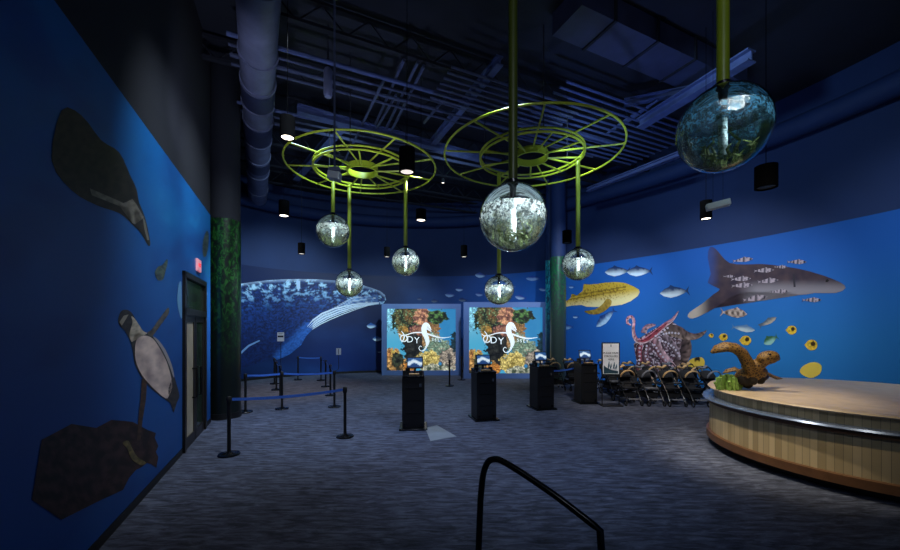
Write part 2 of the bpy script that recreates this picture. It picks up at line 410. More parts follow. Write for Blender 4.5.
# door
dr = bpy.data.objects.new('door_1', None); col.objects.link(dr); tag(dr, kind='structure')
mb = MB()
for a, b_, z0, z1 in ((D0, D0+.1, 0, DH), (D1-.1, D1, 0, DH), (D0, D1, DH-.1, DH), (D0, D1, 2.4, 2.52)): lpanel(mb, a, b_, z0, z1, .24, .05)
mb.build('door_frame', M['dframe'], dr)
mb = MB(); lpanel(mb, D0+.1, D1-.1, 2.52, DH-.1, .02, .0); mb.build('transom_pane', M['greyglass'], dr)
for i, (a, b_) in enumerate(((D0+.1, 7.37), (7.38, D1-.1))):
    mb = MB()
    for q in ((a, a+.1, .0, 2.4), (b_-.1, b_, .0, 2.4), (a, b_, 2.28, 2.4), (a, b_, 0, .2)): lpanel(mb, *q, .05, .02)
    lf = mb.build('door_leaf', M['dframe'], dr)
    mb = MB(); lpanel(mb, a+.1, b_-.1, .2, 2.28, .02, .005); mb.build('glass_panel', M['beige'] if i == 0 else M['greyglass'], lf)
    mb = MB(); hy = b_-.16 if i == 0 else a+.16
    mb.tube([leftw(hy, .85, .0), leftw(hy, .85, .08), leftw(hy, 1.4, .08), leftw(hy, 1.4, .0)], .018, 8); mb.build('pull_handle', M['blackg'], lf)
# exit sign
ex = empty('exit_sign', leftw(7.66, 2.9+.22, 0), 'small glowing pink exit sign with red letters on the blue wall above the door', 'sign')
ex.location = (0, 0, 0)
mb = MB(); lpanel(mb, 7.44, 7.74, 3.3, 3.54, .03, .04); h = mb.build('housing', M['exitpanel'], ex)
mb = MB(); lpanel(mb, 7.45, 7.73, 3.31, 3.53, .006, .045); mb.build('sign_face', M['exitpanel'], ex)
ux = Vector((-.413, 1, 0)).normalized(); nx = Vector((LN.x, LN.y, 0))
Mt = Matrix.Translation(leftw(7.59, 3.42, .048)) @ Matrix((( ux.x, 0, nx.x, 0), (ux.y, 0, nx.y, 0), (0, 1, 0, 0), (0, 0, 0, 1)))
text_mesh('EXIT', .11, Mt, M['redlet'], 'lettering', ex)
ORIG = leftw(7.66, 3.3, 0)
for ch in ex.children: ch.data.transform(Matrix.Translation(-ORIG))
ex.location = ORIG

# ------------------------------------------------------------------ left mural
lm = bpy.data.objects.new('ocean_mural', None); col.objects.link(lm)
tag(lm, 'tall blue ocean mural with leaping penguins printed along the left wall around the door', 'mural')
def leftsea(px, py):
    Yv = -1.917/((px-450)/FPX+.413); z = CAMZ+(HY-py)/FPX*Yv
    n = nz(Yv*.35+z*.25, z*.9-Yv*.25, 1.1, 3)
    t = sm(1.8, 4.6, z+.35*n)
    c = mixc(C('1a57a6'), C('0f66ae'), t)
    c = mixc(c, C('2a93cf'), sm(.05, .75, n)*t*.8*sm(4.0, 7, Yv))
    c = mixc(c, C('12408a'), sm(.0, -.7, n)*.7)
    return c
def L_at(Yv, z):
    k = (-1.917-.413*Yv)/Yv; return (450+FPX*k, HY-(z-CAMZ)*FPX/Yv)
def sea_grid(name, y0, y1, z0, z1, off):
    me = bpy.data.meshes.new(name); vs = []; fs = []; cs = []
    nx_ = max(2, int((y1-y0)/.07)); nz_ = max(2, int((z1-z0)/.07))
    for i in range(nx_+1):
        for j in range(nz_+1):
            Yv = y0+(y1-y0)*i/nx_; z = z0+(z1-z0)*j/nz_
            vs.append(leftw(Yv, z, off)); cs.append(leftsea(*L_at(Yv, z)))
    for i in range(nx_):
        for j in range(nz_): a = i*(nz_+1)+j; fs.append((a, a+nz_+1, a+nz_+2, a+1))
    return vs, fs, cs
V = []; F_ = []; K = []
for q in ((.6, D0, .1, 4.78), (D1, 8.78, .1, 4.78), (D0, D1, DH, 4.78)):
    v, f, c = sea_grid('s', *q, .006); o_ = len(V); V += v; K += c; F_ += [tuple(i+o_ for i in g) for g in f]
me = bpy.data.meshes.new('printed_sea'); me.from_pydata([tuple(v) for v in V], [], F_); at = me.color_attributes.new('ink', 'FLOAT_COLOR', 'POINT')
for i, c in enumerate(K): at.data[i].color = (*c, 1)
me.materials.append(M['print']); o = bpy.data.objects.new('printed_sea', me); col.objects.link(o); o.parent = lm

def off5(pts, ox, oy, s): return [(ox+x/s, oy+y/s) for x, y in pts]
bodyd = off5([(-5, 150), (8, 108), (35, 98), (62, 112), (85, 150), (118, 200), (150, 222), (185, 240), (225, 290), (258, 360), (277, 430), (302, 515), (300, 545), (275, 570), (230, 545), (160, 490), (110, 430), (80, 370), (70, 310), (58, 260), (30, 205), (5, 180)], 118, 290, 5)
def c_dark(a, b_): return mixc(C('1c1c22'), C('4a4644'), .5+.8*nz(a, b_, .3, 1))
printed('penguin', smooth_poly(bodyd, 3), c_dark, lm, left_pt, .010)
belly = off5([(88, 245), (128, 228), (168, 243), (203, 292), (238, 360), (259, 430), (266, 482), (252, 525), (232, 542), (170, 490), (117, 430), (87, 370), (78, 310)], 118, 290, 5)
def c_bel(a, b_): return mixc(C('f2dcd0'), C('a89494'), .35+.9*nz(a, b_, .09, 4)+sm(340, 398, b_)*.15)
printed('penguin_belly', smooth_poly(belly, 3), c_bel, lm, left_pt, .013)
printed('penguin_collar', smooth_poly(off5([(60, 130), (84, 152), (118, 203), (140, 215), (120, 226), (95, 212), (72, 225), (62, 260), (50, 230), (58, 190), (66, 160)], 118, 290, 5), 3), lambda a, b_: mixc(C('ded0b8'), C('a09684'), .5+nz(a, b_, .3)), lm, left_pt, .013)
printed('penguin_flank', smooth_poly(off5([(168, 232), (195, 250), (232, 300), (262, 370), (276, 430), (270, 432), (252, 380), (222, 312), (190, 262)], 118, 290, 5), 3), lambda a, b_: C('a9a4a8'), lm, left_pt, .014)
printed('penguin_flipper', smooth_poly(off5([(140, 214), (160, 200), (190, 160), (240, 92), (251, 96), (246, 122), (212, 170), (175, 220), (160, 236)], 118, 290, 5), 3), lambda a, b_: mixc(C('6f6656'), C('37383c'), .5+1.2*nz(a, b_, .25, 2)), lm, left_pt, .013)
printed('penguin_beak', off5([(0, 160), (22, 128), (46, 122), (30, 150), (12, 178)], 118, 290, 5), lambda a, b_: C('a79f8c'), lm, left_pt, .013, 3)
printed('penguin_tail', [(167.5, 388), (171, 378), (175, 383), (178, 394), (176.5, 401), (172.7, 413), (170, 404), (167, 398)], c_dark, lm, left_pt, .013, 3)
pen2 = [(60, 110), (80, 115), (100, 140), (118, 152), (129, 175), (135.5, 189), (138, 202), (144, 217), (147.5, 232), (149.5, 244), (147, 245), (140, 233), (131, 224), (118, 213), (95, 205), (70, 190), (50, 160)]
printed('upper_penguin', smooth_poly(pen2, 3), lambda a, b_: mixc(C('1b1c20'), C('37332e'), .5+nz(a, b_, .15, 5)), lm, left_pt, .010)
printed('upper_penguin_marking', [(118, 201), (122, 203), (131, 199), (135, 204), (139, 211), (142.5, 217), (141, 219), (137, 212), (134, 208), (132.5, 213), (134, 224), (131, 223), (129.5, 213), (126, 206), (118, 206), (90, 195), (88, 188)], lambda a, b_: mixc(C('8f897c'), C('59554e'), .5+nz(a, b_, .2)), lm, left_pt, .013)
printed('upper_penguin_marking', [(141.5, 217), (143.5, 220), (146, 231), (148, 240), (146, 240), (143, 229)], lambda a, b_: C('7c776c'), lm, left_pt, .013)
printed('distant_penguin', smooth_poly([(154, 273), (157, 267), (162, 264.5), (166, 259), (167, 262), (165, 270), (162.5, 279), (157, 280)], 3), lambda a, b_: mixc(C('5a6a5c'), C('1f3040'), .5+1.5*nz(a, b_, .3, 7)), lm, left_pt, .010)
printed('distant_penguin', smooth_poly([(203, 256), (202, 248), (203, 239), (206, 231), (208, 234), (207.5, 248), (205.5, 256)], 3), lambda a, b_: mixc(C('4c5a58'), C('0f1c28'), .5+1.5*nz(a, b_, .4, 8)), lm, left_pt, .010)
printed('foam_streak', smooth_poly([(176.5, 300), (178, 285), (180.5, 282), (181, 300), (181.3, 318), (179, 314)], 3), lambda a, b_: C('6ba4d4'), lm, left_pt, .010)
printed('wooden_post', [(140.5, 379), (146, 379), (145, 398), (141.5, 420), (139, 442), (135.5, 446), (137, 420), (139.5, 398)], lambda a, b_: mixc(C('5c4433'), C('2f241f'), .5+nz(a, b_, .4)), lm, left_pt, .012)
rock = [(40, 440), (70, 424), (95, 428), (110, 420), (124, 421), (132, 422), (143, 428), (147, 430), (155, 433), (154, 438), (157.5, 446), (155, 452), (157.5, 457), (155.5, 468), (150, 464), (146, 463), (141, 467), (135, 470), (128, 478), (122, 490), (100, 500), (60, 520), (30, 500)]
printed('seabed_rock', rock, lambda a, b_: mixc(C('201512'), C('4d3530'), .4+1.3*nz(a, b_, .12, 9)), lm, left_pt, .010)
printed('yellow_kelp', smooth_poly([(121, 443), (127, 441), (131, 449), (136, 457), (145, 463), (139, 465), (130, 459), (126, 449)], 3), lambda a, b_: mixc(C('8c7a48'), C('4e4a30'), .5+nz(a, b_, .3)), lm, left_pt, .014)

# ------------------------------------------------------------------ back mural
bmr = bpy.data.objects.new('ocean_mural', None); col.objects.link(bmr)
tag(bmr, 'curved blue ocean mural with whale, sharks, octopus and fish along the whole back wall', 'mural')
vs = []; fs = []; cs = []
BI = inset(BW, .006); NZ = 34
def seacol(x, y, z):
    # printed water, navy left to clear blue right; partly light put into the ink
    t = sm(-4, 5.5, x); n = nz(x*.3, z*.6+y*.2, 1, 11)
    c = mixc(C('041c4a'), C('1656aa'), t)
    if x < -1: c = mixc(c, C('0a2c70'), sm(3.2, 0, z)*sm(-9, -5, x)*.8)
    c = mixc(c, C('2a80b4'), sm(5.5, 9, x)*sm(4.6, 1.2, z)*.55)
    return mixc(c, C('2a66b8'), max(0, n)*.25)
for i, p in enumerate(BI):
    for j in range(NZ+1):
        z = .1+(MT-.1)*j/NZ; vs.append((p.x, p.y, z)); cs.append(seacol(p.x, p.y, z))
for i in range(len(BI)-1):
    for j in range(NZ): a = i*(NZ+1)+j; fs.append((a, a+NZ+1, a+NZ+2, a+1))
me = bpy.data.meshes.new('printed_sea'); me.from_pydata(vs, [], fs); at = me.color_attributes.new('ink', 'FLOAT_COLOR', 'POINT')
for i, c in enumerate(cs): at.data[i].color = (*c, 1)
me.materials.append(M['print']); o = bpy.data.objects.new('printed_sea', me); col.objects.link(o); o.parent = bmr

# whale
def topy(x): # back outline
    P_ = [(205, 296), (239, 284), (265, 280.5), (300, 279), (335, 280.5), (362, 285), (378, 290), (387, 297)]
    for (x0, y0), (x1, y1) in zip(P_, P_[1:]):
        if x <= x1: return y0+(y1-y0)*max(0, (x-x0))/(x1-x0)
    return 297
whale = [(205, 296), (222, 289), (239, 284), (252, 282), (265, 280.5), (282, 279.3), (300, 279), (318, 279.4), (335, 280.5), (350, 282.5), (362, 285), (372, 288), (380, 291), (385, 295), (386, 300), (383, 304), (375, 305), (362, 306.5), (350, 309), (338, 314), (328, 319), (320, 325), (312, 330), (306, 336), (301, 345), (296, 349), (290, 354), (284, 357), (277, 360), (272, 356), (262, 362), (250, 366), (239, 369), (220, 372), (205, 372)]
def c_whale(a, b_):
    d = b_-topy(a); n = nz(a, b_*1.6, .11, 2); n2 = .55*nz(a*.7, b_*1.9, .3, 6)+.75*nz(a*.8, b_*1.6, .75, 16)
    c = mixc(C('05143e'), C('134090'), .35+1.1*n2)
    c = mixc(c, C('3080cc'), sm(.0, .45, n+.5*n2)*sm(34, 4, d)*1.0)
    c = mixc(c, C('b4dcf4'), sm(.08, .5, n+.7*n2)*sm(28, 2, d)*.9)
    c = mixc(c, C('b4d0f0'), sm(3.4, 0, d)*(.4+.5*max(0, n+.3)))
    c = mixc(c, C('0a1a4a'), sm(310, 350, b_)*sm(330, 270, a)*.6)
    if a < 312 and b_ > 322:   # flipper
        f = (b_-330)-(306-a)*1.05
        if a > 272: c = mixc(c, C('2c68c4'), sm(-14, -2, f)*(.45+.7*max(0, n2+.3)))
    # throat grooves
    base = 304+(383-a)*.12+max(0, 352-a)*.42
    g = b_-base
    if 312 < a < 378 and -10 < g < 10:
        w = .5+.5*math.sin(g*2.1+a*.06); c = mixc(mixc(c, C('5c88cc'), .4), C('d4e4f6'), sm(.45, .95, w)*sm(378, 352, a)*.8 + .0)
    return c
printed('whale', whale, c_whale, bmr, back_pt, .012, 1.15)
def thin(path, off, colour, name):
    P2 = [Vector(p) for p in path]; up = []; dn = []
    for i, p in enumerate(P2):
        d = P2[min(i+1, len(P2)-1)]-P2[max(i-1, 0)]; d = Vector((d.x, d.y)).normalized(); nn = Vector((-d.y, d.x))*p.z/2
        up.append((p.x+nn.x, p.y+nn.y)); dn.append((p.x-nn.x, p.y-nn.y))
    printed(name, up+dn[::-1], lambda a, b_: colour, bmr, back_pt, off, 6)
for k, (q, w_) in enumerate(((0, 1.3), (2.4, 1.1), (4.6, 1.2), (6.6, .9), (8.4, .7))):
    thin([(307+q*.7, 327+q*.2, .3), (313+q*.8, 320+q*.55, w_), (322+q*.9, 313.5+q*.75, w_*1.1), (335+q*.9, 308.5+q*.7, w_), (352+q*.6, 304.8+q*.5, w_*.8), (368, 303+q*.3, .6), (379, 302.3+q*.15, .3)], .016, C('cfe2f6'), 'throat_groove')
printed('flipper_edge', [(240, 352), (248, 345), (259, 340), (260, 341), (249, 346.5), (241, 354)], lambda a, b_: C('6f96cc'), bmr, back_pt, .016, 3)
printed('whale_scar', [(296, 281), (300, 281), (300, 288), (298.5, 291), (296.5, 288)], lambda a, b_: C('a8c6ea'), bmr, back_pt, .016, 3)

def fish(px, py, L_, ang=0, c1='d5e2ea', c2='24508c', hgt=.32, flip=1, off=.014, cf=None, name='fish'):
    """Side view of a small fish: head to +x for flip=1."""
    pts = [(-.5, -.22), (-.38, -.04), (-.2, -.16), (0, -.24), (.12, -.33), (.18, -.25), (.35, -.17), (.5, 0), (.38, .14), (.15, .24), (-.05, .2), (-.25, .12), (-.38, .05), (-.5, .24), (-.44, 0)]
    ca, sa = math.cos(ang), math.sin(ang); out = []
    for x, y in pts:
        x *= L_*flip; y *= L_*hgt/.45
        out.append((px+x*ca-y*sa, py+x*sa+y*ca))
    def cc(a, b_):
        dx, dy = a-px, b_-py; v = -dx*sa+dy*ca; u = (dx*ca+dy*sa)*flip/L_
        if cf: return cf(u, v/(L_*hgt))
        return mixc(C(c2), C(c1), sm(-.25, .15, v/(L_*hgt))*sm(-.42, -.1, u))
    return printed(name, out, cc, bmr, back_pt, off, max(1.0, L_/9))
for a in ((372, 326, 11, 0, 'c6e4fa', '2a62b4', .42, -1), (378, 339, 11, 0, 'cfeafc', '2a62b4', .4, -1), (379, 352, 5, 0, 'a0b8d0', '23457c'), (366, 302, 4, 0), (354, 299, 3, 0), (374, 298, 4, 0),
          (481, 275.5, 12, .1, '9fc0e0', '1c3c86', .38, -1), (534, 278.5, 16, 0, '7fa4d6', '20459c', .28, -1), (460, 289.5, 9, .05, '9dbbe0', '1c3c86', .4, -1), (450.5, 295, 11, .05, '8fb2dc', '1c3c86', .4, -1),
          (480, 294.5, 9, .1, '7f9cc8', '1c3c86', .4, -1), (544, 289.5, 10, .1, '93b6e2', '20459c', .35, -1), (521, 297.5, 12, .15, 'a2bfe2', '20459c', .36, -1), (463, 300, 9, .05, '5a6c84', '182f66', .4, -1), (512, 286, 8, .2, '5c7fc0', '1d3c86', .3, 1),
          (435, 301, 8, 0, '53627c', '162b60', .4, -1), (420, 299, 6, 0, '4a5c80', '162b60', .4, -1)):
    fish(*a)
# tuna with dark backs and pale bellies
for (x, y, L_) in ((618, 271.5, 26), (640, 271.5, 26)): fish(x, y, L_, -.06, 'c4dcf0', '15305e', .34, -1)
fish(675, 292, 30, -.1, 'c3d4e0', '17335e', .34, -1); fish(606, 318, 26, -.75, '9fc4e4', '183a78', .3, -1); fish(568, 327, 12, 0, '6f9ad0', '1b4490', .4, -1); fish(576, 317, 6, 0, '9fc0e4', '1b4490', .4, -1)
fish(572, 287, 6, 0, '7fa8dc', '1b4490', .4, -1); fish(722, 285, 1.5)
# zebra shark
zs = [(563, 302), (568, 300), (571, 297.5), (571.8, 294), (574, 294.3), (577, 295.5), (582.8, 290.8), (583.9, 284), (589, 284.3), (596.7, 284), (606, 282.4), (615.5, 282), (622, 282.4), (627, 283.5), (634, 286.6), (639, 289.5), (640, 292), (638, 296), (631, 301.2), (622, 304.8), (611, 306.2), (601, 307), (587, 306.8), (582, 305), (573, 305.5), (565, 307)]
zf = [(606.5, 299), (610.5, 299.5), (612, 302), (610, 306.7), (605, 311), (599, 313.9), (592, 314.4), (587, 313), (584.4, 311), (590, 310.3), (597, 308.5), (603, 304)]
def c_zs(a, b_):
    ax = 289+(640-a)*.16; d = b_-ax
    c = mixc(C('b89c34'), C('d8cf9c'), sm(-2, 9, d)); s_ = noise.noise(Vector((a*.9, b_*.9, 3)))
    c = mixc(c, C('6a5318'), sm(.18, .4, s_)*sm(9, 2, d)*sm(636, 622, a))
    for o_, w in ((-4.2, .8), (-1.2, .6)):
        if abs(d-o_+ (a-600)*.012) < w and a < 626: c = mixc(c, C('5b4715'), .75)
    return c
printed('zebra_shark', zs, c_zs, bmr, back_pt, .016, 1.1)
printed('zebra_shark_fin', smooth_poly(zf, 2), lambda a, b_: mixc(C('6f5a1c'), C('a88c3c'), .5+nz(a, b_, .4)+.25*(a-600)/12), bmr, back_pt, .019, 1.5)
# grey shark with pilot fish
gs = [(708, 283), (711, 274), (708, 258), (710, 247), (716, 249), (722, 256), (730, 263), (745, 264.5), (762, 264), (781, 266), (800, 269), (822, 275), (840, 282), (846, 288), (836, 293), (815, 293), (800, 295), (781, 290), (768, 292), (752, 292), (740, 292.5), (728, 299), (715, 308), (702, 315), (693, 318.5), (688, 317), (690, 312), (702, 304), (714, 294), (720, 289)]
def c_gs(a, b_):
    c = mixc(C('2c2434'), C('48383e'), .5+.8*nz(a, b_, .1, 3))
    c = mixc(c, C('8d8890'), sm(278, 291, b_)*sm(735, 760, a)*.8)
    if b_ > 291: c = mixc(c, C('b9aea2'), sm(712, 694, a))
    c = mixc(c, C('2a4c94'), sm(722, 708, a)*sm(292, 280, b_)*.65)
    return c
printed('grey_shark', smooth_poly(gs, 2), c_gs, bmr, back_pt, .014, 1.6)
printed('shark_gill', [(793, 274), (795, 274), (796, 287), (794, 287)], lambda a, b_: C('2b2832'), bmr, back_pt, .017, 3)
printed('shark_eye', [(826, 280), (828, 279), (829.5, 280.5), (828, 282), (826, 282)], lambda a, b_: C('0c0c10'), bmr, back_pt, .017, 3)
def stripe(u, v): return C('1c2030') if math.sin(u*36) > .1 else C('a89aa4')
for (x, y, L_, an) in ((743, 260, 21, -.12), (764, 270.5, 21, -.05), (729, 276.5, 12, 0), (741, 279, 21, -.05), (742, 285.5, 22, -.05), (768, 281, 22, -.1), (755, 298.5, 26, -.15), (780, 291.5, 18, -.05), (781, 267, 14, 0), (797, 262, 20, 0), (812, 300, 20, 0)):
    fish(x, y, L_, an, cf=stripe, hgt=.2, flip=1, off=.018, name='pilot_fish')
fish(734, 313, 27, .08, cf=lambda u, v: mixc(C('3a2a2a'), C('c4b0a4'), .5+.9*math.sin(u*30)*math.cos(v*5)), hgt=.32, off=.018, name='spotted_fish')
fish(743.5, 328.5, 24, .15, 'b4c4c8', '56789c', .26, 1); fish(768, 322, 20, -.5, 'a89c8c', '4c5c6c', .26, 1)
fish(771, 340, 16, -.5, '8cbcb0', '2f5c3a', .5, -1)
for (x, y, r_) in ((711.5, 335.5, 2.4), (723.8, 337, 4.2), (746, 340.5, 5.4), (792, 330, 5), (812, 345, 6)):
    printed('butterfly_fish', [(x+r_*math.cos(t)*(1 if abs(t-PI) > .3 else 1.25), y+r_*math.sin(t)*.9) for t in [i*PI/8 for i in range(16)]],
            lambda a, b_, x=x, y=y, r_=r_: C('33220c') if (a-x-.25*r_)**2+(b_-y+.2*r_)**2 < (r_*.4)**2 else mixc(C('e8c23c'), C('b08a20'), .5+nz(a, b_, .5)), bmr, back_pt, .016, 1)
def c_by(a, b_): return mixc(C('d9ba48'), C('201c14'), sm(.2, .55, noise.noise(Vector((a*.28, b_*.16, 4)))+.15) if a < 700 else 0)
printed('yellow_angelfish', smooth_poly([(688, 367), (689, 361), (694, 358), (700, 357), (704, 359), (705, 364), (702, 368), (696, 370), (691, 370)], 3), c_by, bmr, back_pt, .016, 1)
printed('yellow_angelfish', smooth_poly([(800, 372), (805, 365), (815, 362), (822, 366), (820, 374), (810, 378)], 3), c_by, bmr, back_pt, .016, 1)
# octopus: dark mottled body with arms drawn over it
def stroke(path, n=5):
    pts = []
    for i in range(len(path)-1):
        p0, p1, p2, p3 = [Vector(path[max(0, min(len(path)-1, i+j-1))]) for j in range(4)]
        for j in range(n):
            t = j/n; pts.append(.5*((2*p1)+(p2-p0)*t+(2*p0-5*p1+4*p2-p3)*t*t+(3*p1-p0-3*p2+p3)*t**3))
    pts.append(Vector(path[-1])); return pts
def arm(path, ca, cb, off, name='octopus_arm', mid=None):
    pts = stroke(path); n = len(pts); K_ = 5
    vs = []; cs = []; fs = []
    for i, p in enumerate(pts):
        d = pts[min(i+1, n-1)]-pts[max(i-1, 0)]; d = Vector((d.x, d.y)).normalized(); nn = Vector((-d.y, d.x))*max(p.z, .15)/2
        for k in range(K_):
            f = -1+2*k/(K_-1); q = (p.x+nn.x*f, p.y+nn.y*f); vs.append(back_pt(q[0], q[1], off))
            c = mixc(ca, cb, (f+1)/2); c = mixc(c, C('f0dce4'), .35*max(0, 1-abs(f))*(1 if i % 2 else .2)) if mid else c
            m_ = .7+1.3*noise.noise(Vector((q[0]*.8, q[1]*.8, 5))); cs.append(tuple(x*m_ for x in c))
    for i in range(n-1):
        for k in range(K_-1): a = i*K_+k; fs.append((a, a+1, a+K_+1, a+K_))
    me = bpy.data.meshes.new(name); me.from_pydata([tuple(v) for v in vs], [], fs); at = me.color_attributes.new('ink', 'FLOAT_COLOR', 'POINT')
    for i, c in enumerate(cs): at.data[i].color = (*c, 1)
    me.materials.append(M['print']); o = bpy.data.objects.new(name, me); col.objects.link(o); o.parent = bmr; return o
octo = [(634, 344), (640, 338), (648, 333), (656, 328), (664, 324), (673, 322), (679, 326), (686, 331), (689, 336), (686, 344), (686, 354), (684, 362), (687, 369), (680, 376), (660, 377), (640, 376), (634, 370), (637, 362), (635, 352)]
def c_oc(a, b_):
    n = nz(a, b_, .2, 12); w = noise.noise(Vector((a*.55, b_*.55, 8)))
    c = mixc(C('241c28'), C('5c3a48'), .4+1.2*n); c = mixc(c, C('c8bccc'), sm(.08, .3, w))
    return mixc(c, C('6e5a5c'), sm(674, 684, a)*.8)
printed('octopus', octo, c_oc, bmr, back_pt, .018, 1.1)
PK, WH, BR, DK = C('b45a70'), C('d9b4c0'), C('77605c'), C('3a2c34')
arm([(686, 338, 8), (686.5, 348, 11), (683, 358, 12), (674, 366, 9), (664, 371, 5)], C('85706c'), DK, .020)
arm([(664, 331, 12), (676, 331, 12), (686, 335.5, 9), (695, 336.5, 6), (702, 334, 4), (707, 330.5, .6)], C('6a5658'), C('8f7a70'), .021)
arm([(640, 345, 6), (639, 354, 6), (641, 362, 6), (637, 370, 5)], PK, DK, .020)
arm([(648, 344, 6), (645, 354, 6), (648, 364, 7), (656, 372, 5)], C('8f6474'), DK, .021)
arm([(655, 338, 7), (659, 348, 7), (665, 358, 8), (674, 368, 7)], WH, C('7a4454'), .022)
arm([(664, 335, 6), (671, 343, 7), (677, 352, 6), (679, 360, 4)], C('b09aa8'), DK, .023)
arm([(656, 325, 1), (651, 325.5, 4), (646, 328, 5), (644, 333, 6)], C('caa8b4'), C('8c6478'), .022)
arm([(631.5, 325, 1.2), (628, 323, 2.4), (628, 318.5, 2.8), (631.5, 316.8, 2.8), (634.2, 321, 2.9), (633.6, 330, 3), (635.5, 338, 4), (641, 341.5, 5), (649, 338.5, 6), (658, 331.5, 5.5), (666, 324.5, 4.5), (673, 319.5, 3), (679, 311, .6)], C('c4788c'), C('d8bcc4'), .024)
arm([(638, 341, 1), (645, 340.5, 3), (653, 335.5, 4), (661, 328.5, 3), (668, 323, 1)], C('8a2c40'), C('a84858'), .026)
def c_su(a, b_): return mixc(C('e4dce4'), C('8f88a8'), .5+nz(a, b_, .9, 3))
for line, nn in (([(660, 340), (668, 343), (675, 348), (680, 356)], 9), ([(655, 345), (660, 353), (667, 361), (672, 367)], 9), ([(647, 346), (646, 356), (651, 366)], 7), ([(640, 348), (640, 358), (639, 367)], 6), ([(664, 334), (671, 332.5), (679, 333.5)], 6), ([(656, 336), (662, 332), (668, 328)], 5)):
    for k in range(nn):
        t = k/(nn-1)*(len(line)-1); i = min(int(t), len(line)-2); f = t-i
        x = line[i][0]*(1-f)+line[i+1][0]*f; y = line[i][1]*(1-f)+line[i+1][1]*f; r_ = 1.15
        printed('sucker', [(x+r_*math.cos(j*PI/4), y+r_*math.sin(j*PI/4)) for j in range(8)], c_su, bmr, back_pt, .028, 3)

# ------------------------------------------------------------------ columns
def column(px, Y, r_, m, label, zt):
    x = (px-450)/FPX*Y
    o = empty('column', (x, Y, 0), label, 'column')
    MB().lathe([(r_, zt), (r_, CZ)], n=40).build('upper_shaft', M['navy'] if zt > 4.8 else M['leftdark'], o, True)
    MB().lathe([(r_+.012, .14), (r_+.012, zt)], n=40).build('kelp_wrap', m, o, True)
    MB().lathe([(r_+.03, 0), (r_+.03, .14)], n=40).build('base_ring', M['black'], o, True)
    return o
column(224.5, 9.3, .345, M['kelp1'], 'tall round dark column with green kelp print beside the left wall', 4.78)
column(558, 14.9, .29, M['kelp2'], 'round column with green kelp print behind the right screen', 4.95)
column(550, 15.6, .17, M['kelp3'], 'slim turquoise printed pipe just left of the green column', 4.95)

# ------------------------------------------------------------------ video walls
def videocol(u, v):
    n = nz(u*6, v*6, 1, 1); n2 = nz(u*16, v*16, 1, 5); n3 = noise.noise(Vector((u*45, v*45, 2)))
    c = mixc(C('4aa6cc'), C('2a7fb8'), sm(.3, .9, u)+.2*n)
    c = mixc(c, C('8fc8dc'), sm(.35, 0, u)*sm(.6, .1, v)*.6)
    def blob(cx, cy, rx, ry, w=.25): return ((u-cx)/rx)**2+((v-cy)/ry)**2+w*(n*1.6+n2*2.6+n3*1.2) < 1
    if blob(.34, .18, .26, .27) or (.11 < u-.05*n2 < .55 and v < .3+.1*n2):
        c = mixc(C('1c2a1c'), C('565030'), .5+1.8*n2); c = mixc(c, C('8a5a34'), sm(.15, .6, nz(u*9, v*9, 1, 8))*sm(.1, .5, u))
        if n3 > .3: c = C('6d9068')
    if blob(.38, .6, .16, .38): c = mixc(C('12161c'), C('2c2e2c'), .4+n2)
    if blob(.24, .38, .08, .14): c = mixc(C('5f6238'), C('a07838'), .5+n2)
    if blob(.52, .14, .13, .17): c = mixc(C('84564c'), C('c89470'), .5+1.6*n2)
    if blob(.52, .34, .2, .09): c = mixc(C('6a4444'), C('a87860'), .5+n2)
    if blob(.68, .3, .09, .13): c = mixc(C('b08850'), C('6a4c38'), .5+n2)
    if blob(.72, .13, .15, .12): c = mixc(C('10180f'), C('4f7a40'), .35+1.8*n2)
    if blob(.64, .52, .12, .18): c = mixc(C('a07a50'), C('7f9a88'), .4+1.6*n2)
    if blob(.74, .66, .2, .17): c = mixc(C('8fa690'), C('4f6a5c'), .5+1.7*n2)
    if blob(1.0, .58, .08, .2): c = C('17303c')
    if blob(.06, .86, .16, .2) or blob(.2, .92, .18, .14): c = mixc(C('c09458'), C('28281f'), .45+2.2*n2)
    if blob(.12, .74, .1, .08): c = mixc(C('b07848'), C('a89c50'), .5+n2)
    if blob(.16, .82, .09, .12): c = mixc(C('14181c'), C('3a4434'), .4+n2)
    if blob(.33, .93, .1, .08): c = mixc(C('d09040'), C('9a5c30'), .5+n2)
    if blob(.88, .84, .17, .2): c = mixc(C('b8ac9c'), C('4c4a4a'), .45+2*n2)
    if blob(.6, .84, .18, .16): c = mixc(C('dcc878'), C('7a6c34'), .35+1.9*n2)
    if blob(.74, .96, .2, .07): c = mixc(C('c0c4b0'), C('384438'), .45+1.6*n2)
    if not (c[2] > .25 and c[0] < .12 and c[2] > c[0]*2):
        k = .42+1.5*abs(nz(u*22, v*22, 1, 9))+1.6*max(0, noise.noise(Vector((u*60, v*60, 7))))+.5*n2; c = tuple(min(1, x*k) for x in c)
    return c
def ribbon2d(path, n=6):
    """flat stroke of varying width in (u,v,width)"""
    pts = []
    for i in range(len(path)-1):
        p0, p1, p2, p3 = [Vector(path[max(0, min(len(path)-1, i+j-1))]) for j in range(4)]
        for j in range(n):
            t = j/n; pts.append(.5*((2*p1)+(p2-p0)*t+(2*p0-5*p1+4*p2-p3)*t*t+(3*p1-p0-3*p2+p3)*t**3))
    pts.append(Vector(path[-1])); out = []
    for i, p in enumerate(pts):
        d = pts[min(i+1, len(pts)-1)]-pts[max(i-1, 0)]; d = Vector((d.x, d.y)).normalized(); nn = Vector((-d.y, d.x))*max(p.z, .002)/2
        out.append(((p.x+nn.x, p.y+nn.y), (p.x-nn.x, p.y-nn.y)))
    return out
